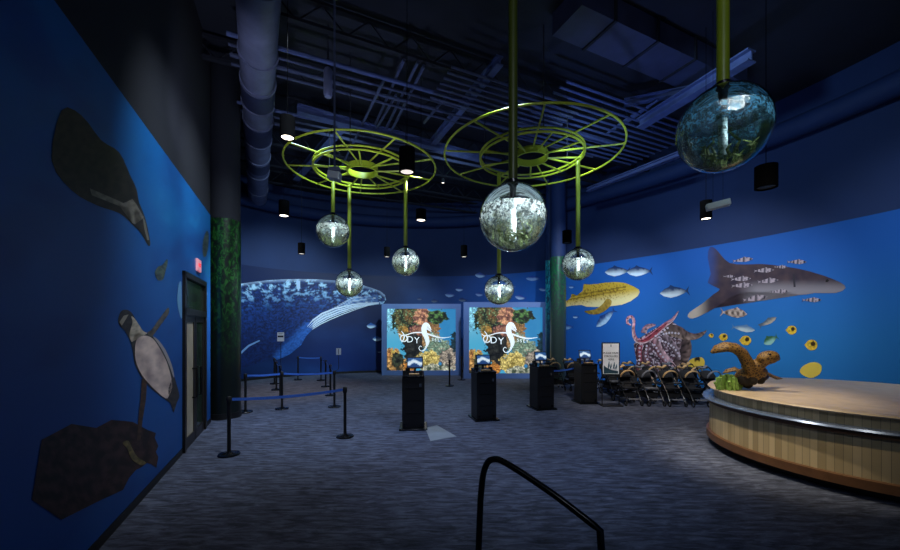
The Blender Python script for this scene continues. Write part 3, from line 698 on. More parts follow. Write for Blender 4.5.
def make_video(loc, W, H, inw, inh, zc, label):
    o = empty('video_wall', loc, label, 'screen')
    mb = MB(); fw = (W-inw)/2; zt = H-(zc+inh/2); zb = zc-inh/2
    mb.box((-W/2+fw/2, 0, H/2), (fw, .3, H)); mb.box((W/2-fw/2, 0, H/2), (fw, .3, H)); mb.box((0, 0, H-zt/2), (inw, .3, zt)); mb.box((0, 0, zb/2), (inw, .3, zb))
    mb.build('frame', M['panelframe'], o)
    MB().box((0, .12, H/2), (W-.04, .06, H-.04)).build('back_panel', M['black'], o)
    nxx, nyy = 150, 136; vs = []; cs = []; fs = []
    for i in range(nxx+1):
        for j in range(nyy+1):
            u, v = i/nxx, j/nyy; vs.append((-inw/2+inw*u, -.1, zc+inh/2-inh*v)); cs.append(videocol(u, v))
    for i in range(nxx):
        for j in range(nyy): a = i*(nyy+1)+j; fs.append((a, a+1, a+nyy+2, a+nyy+1))
    me = bpy.data.meshes.new('display'); me.from_pydata(vs, [], fs); at = me.color_attributes.new('ink', 'FLOAT_COLOR', 'POINT')
    for i, c in enumerate(cs): at.data[i].color = (*c, 1)
    me.materials.append(M['screen']); d = bpy.data.objects.new('display', me); col.objects.link(d); d.parent = o
    def uv(p, e=-.106): return (-inw/2+inw*p[0], e, zc+inh/2-inh*p[1])
    mb = MB()
    for path in ([(.645, .345, .012), (.625, .31, .03), (.59, .26, .06), (.56, .255, .08), (.54, .31, .1), (.545, .39, .09), (.575, .47, .085), (.59, .54, .07), (.575, .61, .035), (.535, .675, .022), (.49, .68, .016), (.465, .64, .014), (.485, .605, .013), (.51, .62, .01)],
                 [(.645, .37, .008), (.6, .33, .035), (.57, .29, .02)],
                 [(.17, .4, .012), (.21, .43, .018), (.29, .42, .018), (.38, .39, .02), (.5, .385, .026), (.6, .41, .03), (.72, .455, .028), (.82, .47, .02), (.93, .455, .008)],
                 [(.21, .36, .012), (.25, .43, .02), (.24, .5, .018), (.21, .54, .014)]):
        rb = ribbon2d([(a_, b_, c_*.78) for a_, b_, c_ in path]); vs = []; fs = []
        for a, b_ in rb: vs += [uv(a), uv(b_)]
        for i in range(len(rb)-1): fs.append((2*i, 2*i+1, 2*i+3, 2*i+2))
        mb.add(vs, fs)
    mb.build('seahorse_emblem', M['logo'], o)
    R = Matrix.Rotation(PI/2, 4, 'X')
    for t, u, v, s_ in (('O', .245, .485, .5), ('D', .335, .5, .42), ('Y', .435, .515, .42), ('S', .665, .5, .2), ('S', .705, .508, .2), ('E', .75, .512, .2), ('Y', .79, .515, .2)):
        text_mesh(t, s_, Matrix.Translation(uv((u, v), -.104)) @ R, M['logo'], 'lettering', o)
    return o
vw = make_video((-1.335, 17.8, 0), 3.68, 3.32, 3.2, 2.87, .2+2.87/2+.02, 'left of the two big square screens showing a coral reef and white seahorse logo')
v2 = copy_tree(vw, (2.43, 16.65, 0), 0, 'right of the two big square coral reef screens, beside the printed column')

# ------------------------------------------------------------------ rings
def ring(c, R, pole_dirs, label):
    o = empty('ceiling_ring', c, label, 'ceiling ornament')
    def circ(r_, z, n=72): return [(r_*math.cos(2*PI*i/n), r_*math.sin(2*PI*i/n), z) for i in range(n)]
    MB().tube(circ(R, 0), .024, 8, closed=True).build('outer_ring', M['lime'], o, True)
    mb = MB()
    for z in (0, -.09): mb.tube(circ(1.22, z), .026, 8, closed=True)
    mb.build('middle_ring', M['lime'], o, True)
    mb = MB(); k = 40; prof = [(.37, -.13), (.4, -.13), (.4, .03), (.37, .03), (.37, -.13)]
    mb.lathe(prof, n=k, cap=False); mb.build('hub_ring', M['lime'], o, True)
    for i in range(9):
        t = math.radians(-95+40*i); d = Vector((math.cos(t), math.sin(t), 0))
        MB().tube([d*.39, d*R], .021, 6).build('spoke', M['lime'], o, True)
        t += math.radians(14); d = Vector((math.cos(t), math.sin(t), 0))
        MB().tube([d*.39+Vector((0, 0, -.1)), d*1.22+Vector((0, 0, -.09))], .022, 6).build('inner_spoke', M['lime'], o, True)
    for t in (30, 150, 270):
        d = Vector((math.cos(math.radians(t)), math.sin(math.radians(t)), 0))*1.22
        MB().tube([d, d+Vector((0, 0, CZ-c[2]-.02))], .012, 6).build('hanger_rod', M['beamdk'], o)
    return o
RZ = 6.35
ring((-2.28, 9.9, RZ), 1.9, None, 'lime green spoked ring hanging from the ceiling, the left one with three globes below')
ring((1.95, 9.13, RZ), 2.08, None, 'lime green spoked ring hanging from the ceiling, the right one nearer the big globe')

# ------------------------------------------------------------------ globes
def globe(px, py, Y, r_, ztop, label, wl=.27, lw=10, liq='liquid', core='core', pole=None):
    x = (px-450)/FPX*Y; z = CAMZ+(HY-py)/FPX*Y
    o = empty('hanging_globe', (x, Y, z), label, 'globe lamp', 'clear hanging globes')
    MB().ball((0, 0, 0), r_, 48).build('clear_shell', M['shell'], o, True)
    ri = r_*.965; zl = wl*r_; prof = [(0, -ri)]; a0 = math.asin(max(-1, min(1, zl/ri)))
    for i in range(1, 25):
        a = -PI/2+(a0+PI/2)*i/24; prof.append((ri*math.cos(a), ri*math.sin(a)))
    prof.append((ri*math.cos(a0)*.6, zl)); prof.append((0, zl))
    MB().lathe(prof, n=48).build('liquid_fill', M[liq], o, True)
    MB().lathe([(.05*r_, -.72*r_), (.1*r_, -.66*r_), (.09*r_, zl*.9), (.0, zl*.93)], n=20).build('light_tube', M[core], o, True)
    mb = MB(); rnd = random.Random(int(px))
    for i in range(26):
        a = rnd.uniform(0, 2*PI); q = rnd.uniform(.2, .62)*r_; h = rnd.uniform(.2, .5)*r_; zb = -math.sqrt(max(0, (ri*.93)**2-q*q))
        pts = [(q*math.cos(a+.12*k*rnd.uniform(-1, 1)), q*math.sin(a+.1*k*rnd.uniform(-1, 1)), zb+h*k/4) for k in range(5)]
        mb.tube(pts, [.022*r_*2, .02*r_*2, .016*r_*2, .012*r_*2, .004], 5)
    mb.build('water_plants', M['weed'], o, True)
    MB().lathe([(.055, zl+.02), (.03, r_*.6), (.045, r_*.985), (.1, r_*.99), (.1, r_*1.03), (.06, r_*1.05), (.06, r_*1.12)], n=20).build('socket', M['blackg'], o, True)
    MB().lathe([(.0, zl+.03), (.02, zl+.035), (.02, zl+.07), (0, zl+.075)], (0, 0, 0), 10).build('lamp_bead', M['lens'], o, True)
    pr = .052
    for q, f in ((-.1*r_, 1.0),):
        l = bpy.data.lights.new('globe_fill', 'POINT'); l.energy = lw*f; l.color = (.85, .97, 1); l.shadow_soft_size = .02
        lo = bpy.data.objects.new('globe_fill', l); col.objects.link(lo); lo.location = (x+.16*r_, Y-.3*r_, z+q)  # added point light inside the globe, beside the tube, to brighten the liquid
    mb = MB(); mb.tube([(0, 0, r_*1.1), (0, 0, ztop-z)], pr, 14); mb.build('pole', M[pole or 'lime2'], o, True)
    return o
M['lime2'] = mat('yellow_green_painted_pole', '98a62c', .4, 0, var=.1, scale=3)
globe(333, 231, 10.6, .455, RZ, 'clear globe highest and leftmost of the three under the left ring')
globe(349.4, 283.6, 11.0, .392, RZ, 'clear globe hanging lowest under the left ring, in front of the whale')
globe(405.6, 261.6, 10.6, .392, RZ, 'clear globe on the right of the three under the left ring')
globe(513, 217.5, 4.4, .39, CZ, 'large near clear globe on a thick olive pole in the middle', lw=10, pole='shadedolive')
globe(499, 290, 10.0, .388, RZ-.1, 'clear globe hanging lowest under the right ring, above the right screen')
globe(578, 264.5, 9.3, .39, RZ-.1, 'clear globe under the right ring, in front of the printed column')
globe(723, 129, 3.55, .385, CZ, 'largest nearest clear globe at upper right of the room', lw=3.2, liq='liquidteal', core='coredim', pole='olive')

# ------------------------------------------------------------------ can lights
def can(px, pyb, Y, r_, h, lens, label, spot=None, hang=True):
    p = P(px, pyb, Y)
    o = empty('can_light', p, label, 'ceiling lamp', 'black cylinder downlights')
    MB().lathe([(r_*.82, .02), (r_*.82, 0), (r_, 0), (r_, h), (r_*.4, h+.02), (0.0, h+.02)], n=24).build('housing', M['canblack'], o, True)
    MB().lathe([(0, .014), (r_*.8, .014), (r_*.8, .022), (0, .022)], n=24).build('lens', M[lens], o, True)
    if hang: MB().tube([(0, 0, h), (0, 0, CZ-p.z)], .005, 6).build('stem', M['canblack'], o)
    return p
cans = [can(407, 172.5, 5.5, .115, .34, 'lensdim', 'big black can light in front of the left ring'),
        can(287.5, 138, 6.6, .125, .36, 'lens', 'bright glowing can light at the left edge of the left ring'),
        can(284, 216, 11.4, .15, .45, 'lens', 'glowing can light left of the highest small globe'),
        can(301.5, 254, 12, .11, .34, 'lensdim', 'small dim can light above the whale, left of the globes'),
        can(387, 257, 14, .11, .36, 'lensdim', 'small dim can light just left of the right globe of the left ring'),
        can(421, 220.5, 8.8, .12, .25, 'lens', 'bright can light right of the left ring pole'),
        can(464, 257, 12.6, .11, .38, 'lensdim', 'small dim can light just left of the large middle globe'),
        can(567, 243, 10, .12, .32, 'black', 'unlit can light hanging left of the pole in front of the upper column'),
        can(706, 219, 8, .11, .38, 'lens', 'black can light with bright lens beside the white bracket'),
        can(766, 188, 5.2, .13, .3, 'black', 'unlit black can light below right of the largest globe'),
        can(443, 183, 11.5, .05, .12, 'lens', 'tiny bright lamp high between the two rings')]
# projector bracket and sensor
o = empty('projector', P(718, 205, 7.6), 'pale grey hanging projector beside a black can light at right', 'projector')
mb = MB(); Rm = Matrix.Rotation(math.radians(-25), 3, 'Z') @ Matrix.Rotation(math.radians(-10), 3, 'Y')
mb.box((0, 0, 0), (.4, .16, .12), M=Rm); mb.build('body', M['ledgrey'], o, bevel=.01)
MB().box((.14, .05, .07), (.12, .2, .03), M=Rm).build('end_bracket', M['ledgrey'], o)
for dx in (-.1, .1): MB().tube([(dx, 0, .05), (dx, 0, CZ-o.location.z)], .003, 5).build('hanger_wire', M['canblack'], o)
o = empty('sensor_box', P(334.5, 175, 5.0), 'small white sensor box on a thin grey rod over the left ring', 'sensor')
MB().box((0, 0, -.015), (.16, .13, .1), M=Matrix.Rotation(.15, 3, 'Y')).build('body', M['white'], o, bevel=.01)
MB().box((0, 0, .07), (.14, .1, .05)).build('mount', M['duct'], o)
MB().tube([(0, 0, .09), (0, 0, CZ-o.location.z)], .014, 8).build('rod', M['conduit'], o)

# ------------------------------------------------------------------ duct and ceiling steel
o = empty('air_duct', (0, 0, 0), 'long round grey air duct under the ceiling beside the dark column', 'duct')
a = Vector((-4.04, 8.0, 7.6)); b_ = Vector((-8.6, 17.0, 7.6)); d = (b_-a).normalized()
a0 = a-d*3.5
MB().tube([a0, a, b_], .34, 28).build('duct_run', M['duct'], o, True)
for s_ in (-2.4, -.6, .35, 1.2, 2.0, 3.1, 4.3, 5.6, 7.4): MB().tube([a+d*s_, a+d*(s_+.07)], .37, 28).build('flange', M['duct'], o, True)
for s0, s1 in ((.5, 1.15), (2.1, 3.05), (4.5, 5.2)): MB().tube([a+d*s0, a+d*s1], .355, 28).build('wrap', M['ductdk'], o, True)
for s_ in (-1.5, 1.6, 4, 6.6):
    q = a+d*s_; MB().tube([q+Vector((0, 0, .3)), q+Vector((0, 0, CZ-7.6))], .012, 6).build('hanger_rod', M['beamdk'], o)
U = Vector((.905, .425, 0)).normalized(); Wv = Vector((-.425, .905, 0)).normalized()
def cl(px, py, z): Y = (z-CAMZ)*FPX/(HY-py); return Vector(((px-450)/FPX*Y, Y, z))
def truss(p, L_, label, dirv=U, z=7.9, m='beamdk', n=None):
    p = Vector((p[0], p[1], 0)); o = empty('roof_truss', (p.x, p.y, z), label, 'truss', 'open web trusses under the ceiling deck')
    for h in (0, .45):
        MB().beam(Vector((0, 0, h)), dirv*L_+Vector((0, 0, h)), .11, .06).build('chord', M[m], o)
    mb = MB(); k = int(L_/.45)
    for i in range(k):
        z0, z1 = (0, .45) if i % 2 else (.45, 0); mb.tube([dirv*(i*L_/k)+Vector((0, 0, z0)), dirv*((i+1)*L_/k)+Vector((0, 0, z1))], .016, 5)
    mb.build('web', M[m], o); return o
for i, (x, y, L_) in enumerate(((-9, 4.2, 19), (-9.5, 6.0, 19.5), (-9, 8.0, 18.5), (-9, 10.2, 17.5), (-8, 12.6, 15), (-7.5, 14.7, 10))):
    truss((x, y), L_, ['open web steel truss crossing above the near edge of the ceiling', 'open web steel truss second nearest, in front of the rings', 'open web steel truss above the right ring', 'open web steel truss above the left ring', 'open web steel truss behind both rings', 'open web steel truss farthest back near the curved wall'][i])
def beamobj(p1, p2, w, h, m, label, cat='beam', group=None, name='steel_beam'):
    p1 = Vector(p1); p2 = Vector(p2); c = (p1+p2)/2; mb = MB()
    d = (p2-p1).normalized(); up = Vector((0, 0, 1))
    mb.beam(p1-c+up*(h/2-.015), p2-c+up*(h/2-.015), w, .03); mb.beam(p1-c-up*(h/2-.015), p2-c-up*(h/2-.015), w, .03); mb.beam(p1-c, p2-c, .03, h-.03)
    o = mb.build(name, M[m]); o.location = c; return tag(o, label, cat, group)
def pipeobj(p1, p2, r_, m, label, cat='pipe', group='conduits under the ceiling', name='ceiling_conduit'):
    p1 = Vector(p1); p2 = Vector(p2); c = (p1+p2)/2
    o = MB().tube([p1-c, p2-c], r_, 8).build(name, M[m], smooth=True); o.location = c; return tag(o, label, cat, group)
b1 = cl(297, 109, 7.6); b2 = cl(480, 158, 7.6)
beamobj(b1, b2, .2, .2, 'beam', 'pale slate steel beam crossing behind the left ring')
beamobj(cl(345, 122, 7.75), cl(296, 178, 7.75), .24, .2, 'beam', 'short slate beam running back on the left of the left ring')
beamobj(cl(500, 60, 7.7), cl(430, 146, 7.7), .16, .2, 'beam', 'slate beam running back between the two rings')
beamobj(cl(752, 55, 7.5), cl(640, 124, 7.5), .24, .24, 'beam', 'blue steel beam running diagonally left of the largest globe')
beamobj(cl(720, 84, 7.9), cl(624, 103, 7.9), .16, .16, 'beam', 'short blue cross beam above the right ring')
beamobj(cl(690, 150, 7.0), cl(588, 190, 7.0), .16, .14, 'beam', 'blue beam ahead of the curved soffit on the right')
bcol = [((404, 60), (372, 132)), ((418, 62), (383, 135)), ((424, 66), (388, 138)), ((396, 95), (373, 135)), ((452, 90), (424, 123)), ((384, 80), (340, 170))]
for i, (q1, q2) in enumerate(bcol): pipeobj(cl(*q1, 7.72-.02*i), cl(*q2, 7.72-.02*i), .035, 'conduit', 'thin grey conduit running back above the space between the rings')
for i in range(7):
    o_ = Wv*(i*.3 if i < 4 else i*.34+1.0); p = cl(338, 66, 7.6); p.z = 7.62; pipeobj(p+o_-U*2, p+o_+U*(5.5 if i % 3 else 8), .03 if i % 2 else .045, 'conduit' if i % 4 else 'beam', 'thin grey conduit crossing the ceiling behind the sensor rod', group='crossing conduits, left')
for i in range(12):
    p = cl(590, 118, 7.7); p.z = 7.7; o_ = Wv*((i-4)*.22); pipeobj(p+o_-U*1.6, p+o_+U*3.4, .03, 'beam', 'thin blue conduit crossing the ceiling beside the right ring', group='crossing conduits, right')
for i in range(7):
    p = cl(480, 95, 7.55); p.z = 7.55; o_ = Wv*((i-3)*.19); pipeobj(p+o_-U*1.0, p+o_+U*2.6, .028, 'conduit', 'thin grey conduit crossing above the big middle globe pole', group='crossing conduits, middle')
for i in range(7):
    p = cl(628+i*5, 118-i*3, 7.75); pipeobj(p, p+U*.15+Wv*.9, .03, 'beam', 'short blue strut beside the diagonal beam at right', cat='strut', group='short struts at right', name='ceiling_strut')
o = MB().lathe([(.07, 0), (.09, .05), (.09, .55), (.06, .6)], n=18).build('ceiling_speaker', M['duct'], smooth=True); o.location = cl(328, 97, 7.0); tag(o, 'small grey cylinder hanging from the ceiling above the left ring', 'fixture')
MBr = pipeobj(o.location+Vector((0, 0, .6)), o.location+Vector((0, 0, CZ-7.0)), .015, 'beamdk', 'short dark rod holding the small grey ceiling cylinder', group=None)
dk = empty('rectangular_duct', cl(646, 46, 8.22), 'dark rectangular duct under the ceiling above the right ring', 'duct')
MB().beam(-U*2.2, U*3.0, .8, .45).build('duct_body', M['ductdk'], dk)
for s_ in (-1.4, -.2, 1, 2.2): MB().beam(U*s_, U*(s_+.06), .86, .51).build('flange', M['beamdk'], dk)

# ------------------------------------------------------------------ stanchions
def stanchion_proto():
    o = empty('stanchion', (0, 0, 0), 'x', 'stanchion', 'black queue posts')
    MB().lathe([(.17, 0), (.175, .012), (.165, .03), (.06, .045), (.035, .06), (0, .06)], n=28).build('base', M['blackg'], o, True)
    MB().lathe([(.03, .05), (.03, .9)], n=16).build('post', M['black'], o, True)
    MB().lathe([(.036, .88), (.042, .9), (.042, .985), (.03, 1.0), (0, 1.0)], n=16).build('belt_head', M['black'], o, True)
    return o
sp = stanchion_proto()
posts = {'A': (229, 455, 'nearest queue post at the left, in front of the column'), 'B': (345, 437, 'near queue post at the right end of the front blue belt'),
         'C': (282, 409, 'queue post with a white notice above it, left side of the inner lane'), 'D': (245.5, 412.3, 'queue post standing close to the big dark column'),
         'E': (334.4, 407, 'queue post with a small white notice, right side of the inner lane'), 'F': (280.3, 397.4, 'queue post second of the left row going back'), 'G': (276.4, 390, 'queue post third of the left row going back'), 'H': (274.5, 384, 'queue post last of the left row going back'),
         'I': (330.4, 395.5, 'queue post second of the right row going back'), 'J': (325.7, 386.8, 'queue post third of the right row going back'), 'K': (321, 380.5, 'queue post last of the right row going back'), 'L': (298, 380, 'farthest queue post standing alone under the whale flipper'),
         'M': (449.5, 386, 'single queue post in front of the left big screen'), 'N': (461.5, 380, 'queue post in the gap between the two big screens'), 'O': (546, 392, 'queue post just behind the third kiosk')}
pos = {}
for i, (k, (x, y, lb)) in enumerate(posts.items()):
    g = G(x, y); pos[k] = g
    if i == 0: sp.location = g; sp['label'] = lb; objp = sp
    else: objp = copy_tree(sp, g, 0, lb)
    if k in ('C', 'E'):
        zc, w_, h_ = (1.94, .18, .24) if k == 'C' else (1.53, .13, .18)
        dx = -.03 if k == 'C' else .12
        MB().tube([(0, 0, .98), (dx, 0, 1.05), (dx, 0, zc)], .008, 6).build('sign_stem', M['black'], objp)
        pl = MB().box((dx, -.012, zc), (w_, .012, h_)).build('notice_plate', M['white'], objp)
        mb = MB()
        if k == 'C': mb.box((dx, -.02, zc+.01), (w_*.85, .003, h_*.2)); mb.box((dx, -.02, zc+.08), (w_*.6, .003, .012))
        else: mb.box((dx, -.02, zc), (w_*.12, .003, h_*.8))
        mb.build('printed_text', M['ink'], pl)
def belt(a, b_, lb, m='belt', w=.05):
    p, q = pos[a], pos[b_]; d = (q-p).normalized(); p = p+d*.045; q = q-d*.045; c = (p+q)/2; mb = MB()
    pts = []
    for i in range(9):
        t = i/8; pts.append(p.lerp(q, t)-c+Vector((0, 0, .945-.05*4*t*(1-t)*min(1, (q-p).length/2.5))))
    n = d.cross(Vector((0, 0, 1)))*.0015; vs = []
    for v in pts: vs += [v+n+Vector((0, 0, w/2)), v+n-Vector((0, 0, w/2)), v-n-Vector((0, 0, w/2)), v-n+Vector((0, 0, w/2))]
    fs = [(4*i+j, 4*i+(j+1) % 4, 4*i+4+(j+1) % 4, 4*i+4+j) for i in range(8) for j in range(4)]+[(3, 2, 1, 0), (32, 33, 34, 35)]
    o = mb.add(vs, fs).build('retractable_belt', M[m]); o.location = c; tag(o, lb, 'belt', 'blue queue belts')
belt('A', 'B', 'front blue belt stretched between the two nearest queue posts'); belt('D', 'C', 'blue belt from the post at the column to the post with the white notice'); belt('C', 'E', 'blue belt crossing between the two posts with white notices')
belt('C', 'F', 'short blue belt from the left noticed post to the post behind it'); belt('F', 'G', 'blue belt between second and third posts of the left row'); belt('G', 'H', 'blue belt between the last two posts of the left row')
belt('E', 'I', 'short blue belt from the right noticed post to the post behind it'); belt('I', 'J', 'blue belt between second and third posts of the right row'); belt('J', 'K', 'blue belt between the last two posts of the right row'); belt('L', 'K', 'farthest blue belt, from the lone post to the right row')

# ------------------------------------------------------------------ kiosks
def tabcol(u, v):
    n = nz(u*4, v*6, 1, 4); h = .5+.13*math.cos(u*7)+.1*n
    c = mixc(C('2f5a94'), C('1d3c70'), v)
    if h-.22 < v < h+.2: c = mixc(C('e4f0f8'), C('7fb4e0'), abs(v-h)*3.4)
    return c
def make_kiosk():
    o = empty('check_in_kiosk', (0, 0, 0), 'x', 'kiosk', 'black kiosks in a line')
    mb = MB(); mb.box((0, 0, .58), (.48, .5, 1.08)); mb.build('cabinet', M['black'], o, bevel=.012)
    MB().box((0, 0, .02), (.6, .64, .04)).build('plinth', M['blackg'], o, bevel=.008)
    mb = MB(); mb.add([(-.235, -.28, 1.12), (.235, -.28, 1.12), (.235, .28, 1.12), (-.235, .28, 1.12), (-.235, -.28, 1.15), (.235, -.28, 1.15), (.235, .28, 1.2), (-.235, .28, 1.2)],
                      [(3, 2, 1, 0), (4, 5, 6, 7), (0, 1, 5, 4), (1, 2, 6, 5), (2, 3, 7, 6), (3, 0, 4, 7)]); mb.build('top', M['blackg'], o, bevel=.006)
    mb = MB()
    for z in (.35, .62, .88): mb.box((0, -.252, z), (.34, .006, .008))
    mb.build('seam', M['blackg'], o)
    MB().box((.02, -.12, 1.175), (.22, .14, .02)).build('scanner_tray', M['tan'], o)
    MB().box((.15, -.255, .95), (.05, .012, .07)).build('lock', M['chrome'], o)
    for sx in (-1, 1): MB().box((.18*sx, -.262, .1), (.05, .02, .06)).build('hinge', M['blackg'], o)
    MB().tube([(.03, .12, 1.17), (.03, .15, 1.32)], .025, 10).build('stand', M['black'], o, True)
    R = Matrix.Rotation(math.radians(-16), 3, 'X')
    t = MB().box((.03, .11, 1.40), (.36, .025, .26), M=R).build('tablet', M['black'], o, bevel=.006)
    vs = []; cs = []; fs = []; nx_, ny_ = 20, 14
    for i in range(nx_+1):
        for j in range(ny_+1):
            u, v = i/nx_, j/ny_; q = R @ Vector((-.16+.32*u, -.0145, .105-.21*v)); vs.append(tuple(Vector((.03, .11, 1.40))+q)); cs.append(tabcol(u, v))
    for i in range(nx_):
        for j in range(ny_): a = i*(ny_+1)+j; fs.append((a, a+1, a+ny_+2, a+ny_+1))
    me = bpy.data.meshes.new('screen'); me.from_pydata(vs, [], fs); at = me.color_attributes.new('ink', 'FLOAT_COLOR', 'POINT')
    for i, c in enumerate(cs): at.data[i].color = (*c, 1)
    me.materials.append(M['tablet']); d = bpy.data.objects.new('screen', me); col.objects.link(d); d.parent = t
    for sx in (-.2, .16): MB().box((sx, -.04, 1.2), (.07, .1, .09)).build('card_reader', M['black'], o, bevel=.005)
    MB().box((-.13, .17, 1.21), (.1, .07, .14)).build('receipt_printer', M['black'], o, bevel=.008)
    return o
kp = make_kiosk()
for i, (x, y, rz, lb) in enumerate(((413.5, 430, .08, 'nearest black kiosk, first from the left, beside the pale floor patch'), (483.5, 421, .22, 'second black kiosk from the left, in front of the right big screen'), (541.5, 410, .24, 'third black kiosk from the left, below the green column'), (585.5, 404, .1, 'fourth and farthest black kiosk, just left of the white sign'))):
    g = G(x, y); g.y += .25; g.x = (x-450)/FPX*g.y
    if i == 0: kp.location = g; kp.rotation_euler = (0, 0, rz); kp['label'] = lb
    else: copy_tree(kp, g, rz, lb)
pos['K3'] = G(541.5, 407.5)+Vector((.4, .5, 0)); pos['K4'] = G(587.5, 401.5)+Vector((-.25, .4, 0))
belt('K3', 'K4', 'blue belt running between the third and fourth kiosks')
pts = [G(425.3, 428), G(437, 425.5), G(456.5, 436.7), G(430.5, 441.5)]  # thin pale four-sided slab on the carpet
c = sum(pts, Vector())/4; mb = MB(); mb.add([p-c+Vector((0, 0, .001)) for p in pts]+[p-c+Vector((0, 0, .008)) for p in pts], [(3, 2, 1, 0), (4, 5, 6, 7), (0, 1, 5, 4), (1, 2, 6, 5), (2, 3, 7, 6), (3, 0, 4, 7)])
o = mb.build('floor_patch', M['mat']); o.location = c; tag(o, 'pale grey four-sided patch on the carpet beside the nearest kiosk', 'floor mat')

# ------------------------------------------------------------------ notice sign
g = G(610.6, 405.5); o = empty('sign_stand', g, 'upright white notice board on a black stand before the strollers', 'sign')
hz = 1.08; k_ = g.y/FPX; z0 = CAMZ+(HY-374.5)*k_; z1 = CAMZ+(HY-343)*k_; w_ = 17*k_
mb = MB(); mb.box((0, 0, (z0+z1)/2), (w_+.03, .03, z1-z0+.03)); mb.build('frame', M['black'], o)
MB().box((0, -.018, (z0+z1)/2), (w_-.03, .008, z1-z0-.03)).build('board', M['oversign'], o)
for sx in (-1, 1): MB().tube([(sx*(w_/2), 0, 0), (sx*w_/2, 0, z1)], .014, 8).build('upright', M['black'], o)
MB().box((0, 0, .015), (w_+.1, .35, .03)).build('foot', M['black'], o, bevel=.005)
R = Matrix.Rotation(PI/2, 4, 'X'); zm = (z0+z1)/2
for t, dz in (('PLEASE PARK', .16), ('STROLLERS', .07), ('HERE', -.02)):
    text_mesh(t, .075, Matrix.Translation((0, -.026, zm+dz)) @ R, M['ink'], 'lettering', o, .0015)
mb = MB(); mb.add([(-.16, -.0235, z0+.03), (.2, -.0235, z0+.03), (.2, -.0235, z0+.1), (.02, -.0235, z0+.13), (-.1, -.0235, z0+.18), (-.2, -.0235, z0+.26), (-.2, -.0235, z0+.03)], [(0, 1, 2, 3, 4, 5, 6)]); mb.build('dark_swoosh', mat('dark_teal_print', '2c4a58'), o)
mb = MB()
for x_, h_ in ((-.08, .2), (-.02, .14), (.07, .18), (.13, .12)): mb.tube([(x_, -.024, z0+.17), (x_+.02, -.024, z0+.17+h_*.5), (x_+.03, -.024, z0+.17+h_)], [.02, .024, .006], 6)
mb.tube([(.0, -.024, z1-.04), (.0, -.024, z1-.11)], .012, 6)
mb.build('printed_figures', mat('slate_blue_print', '5a7484'), o)

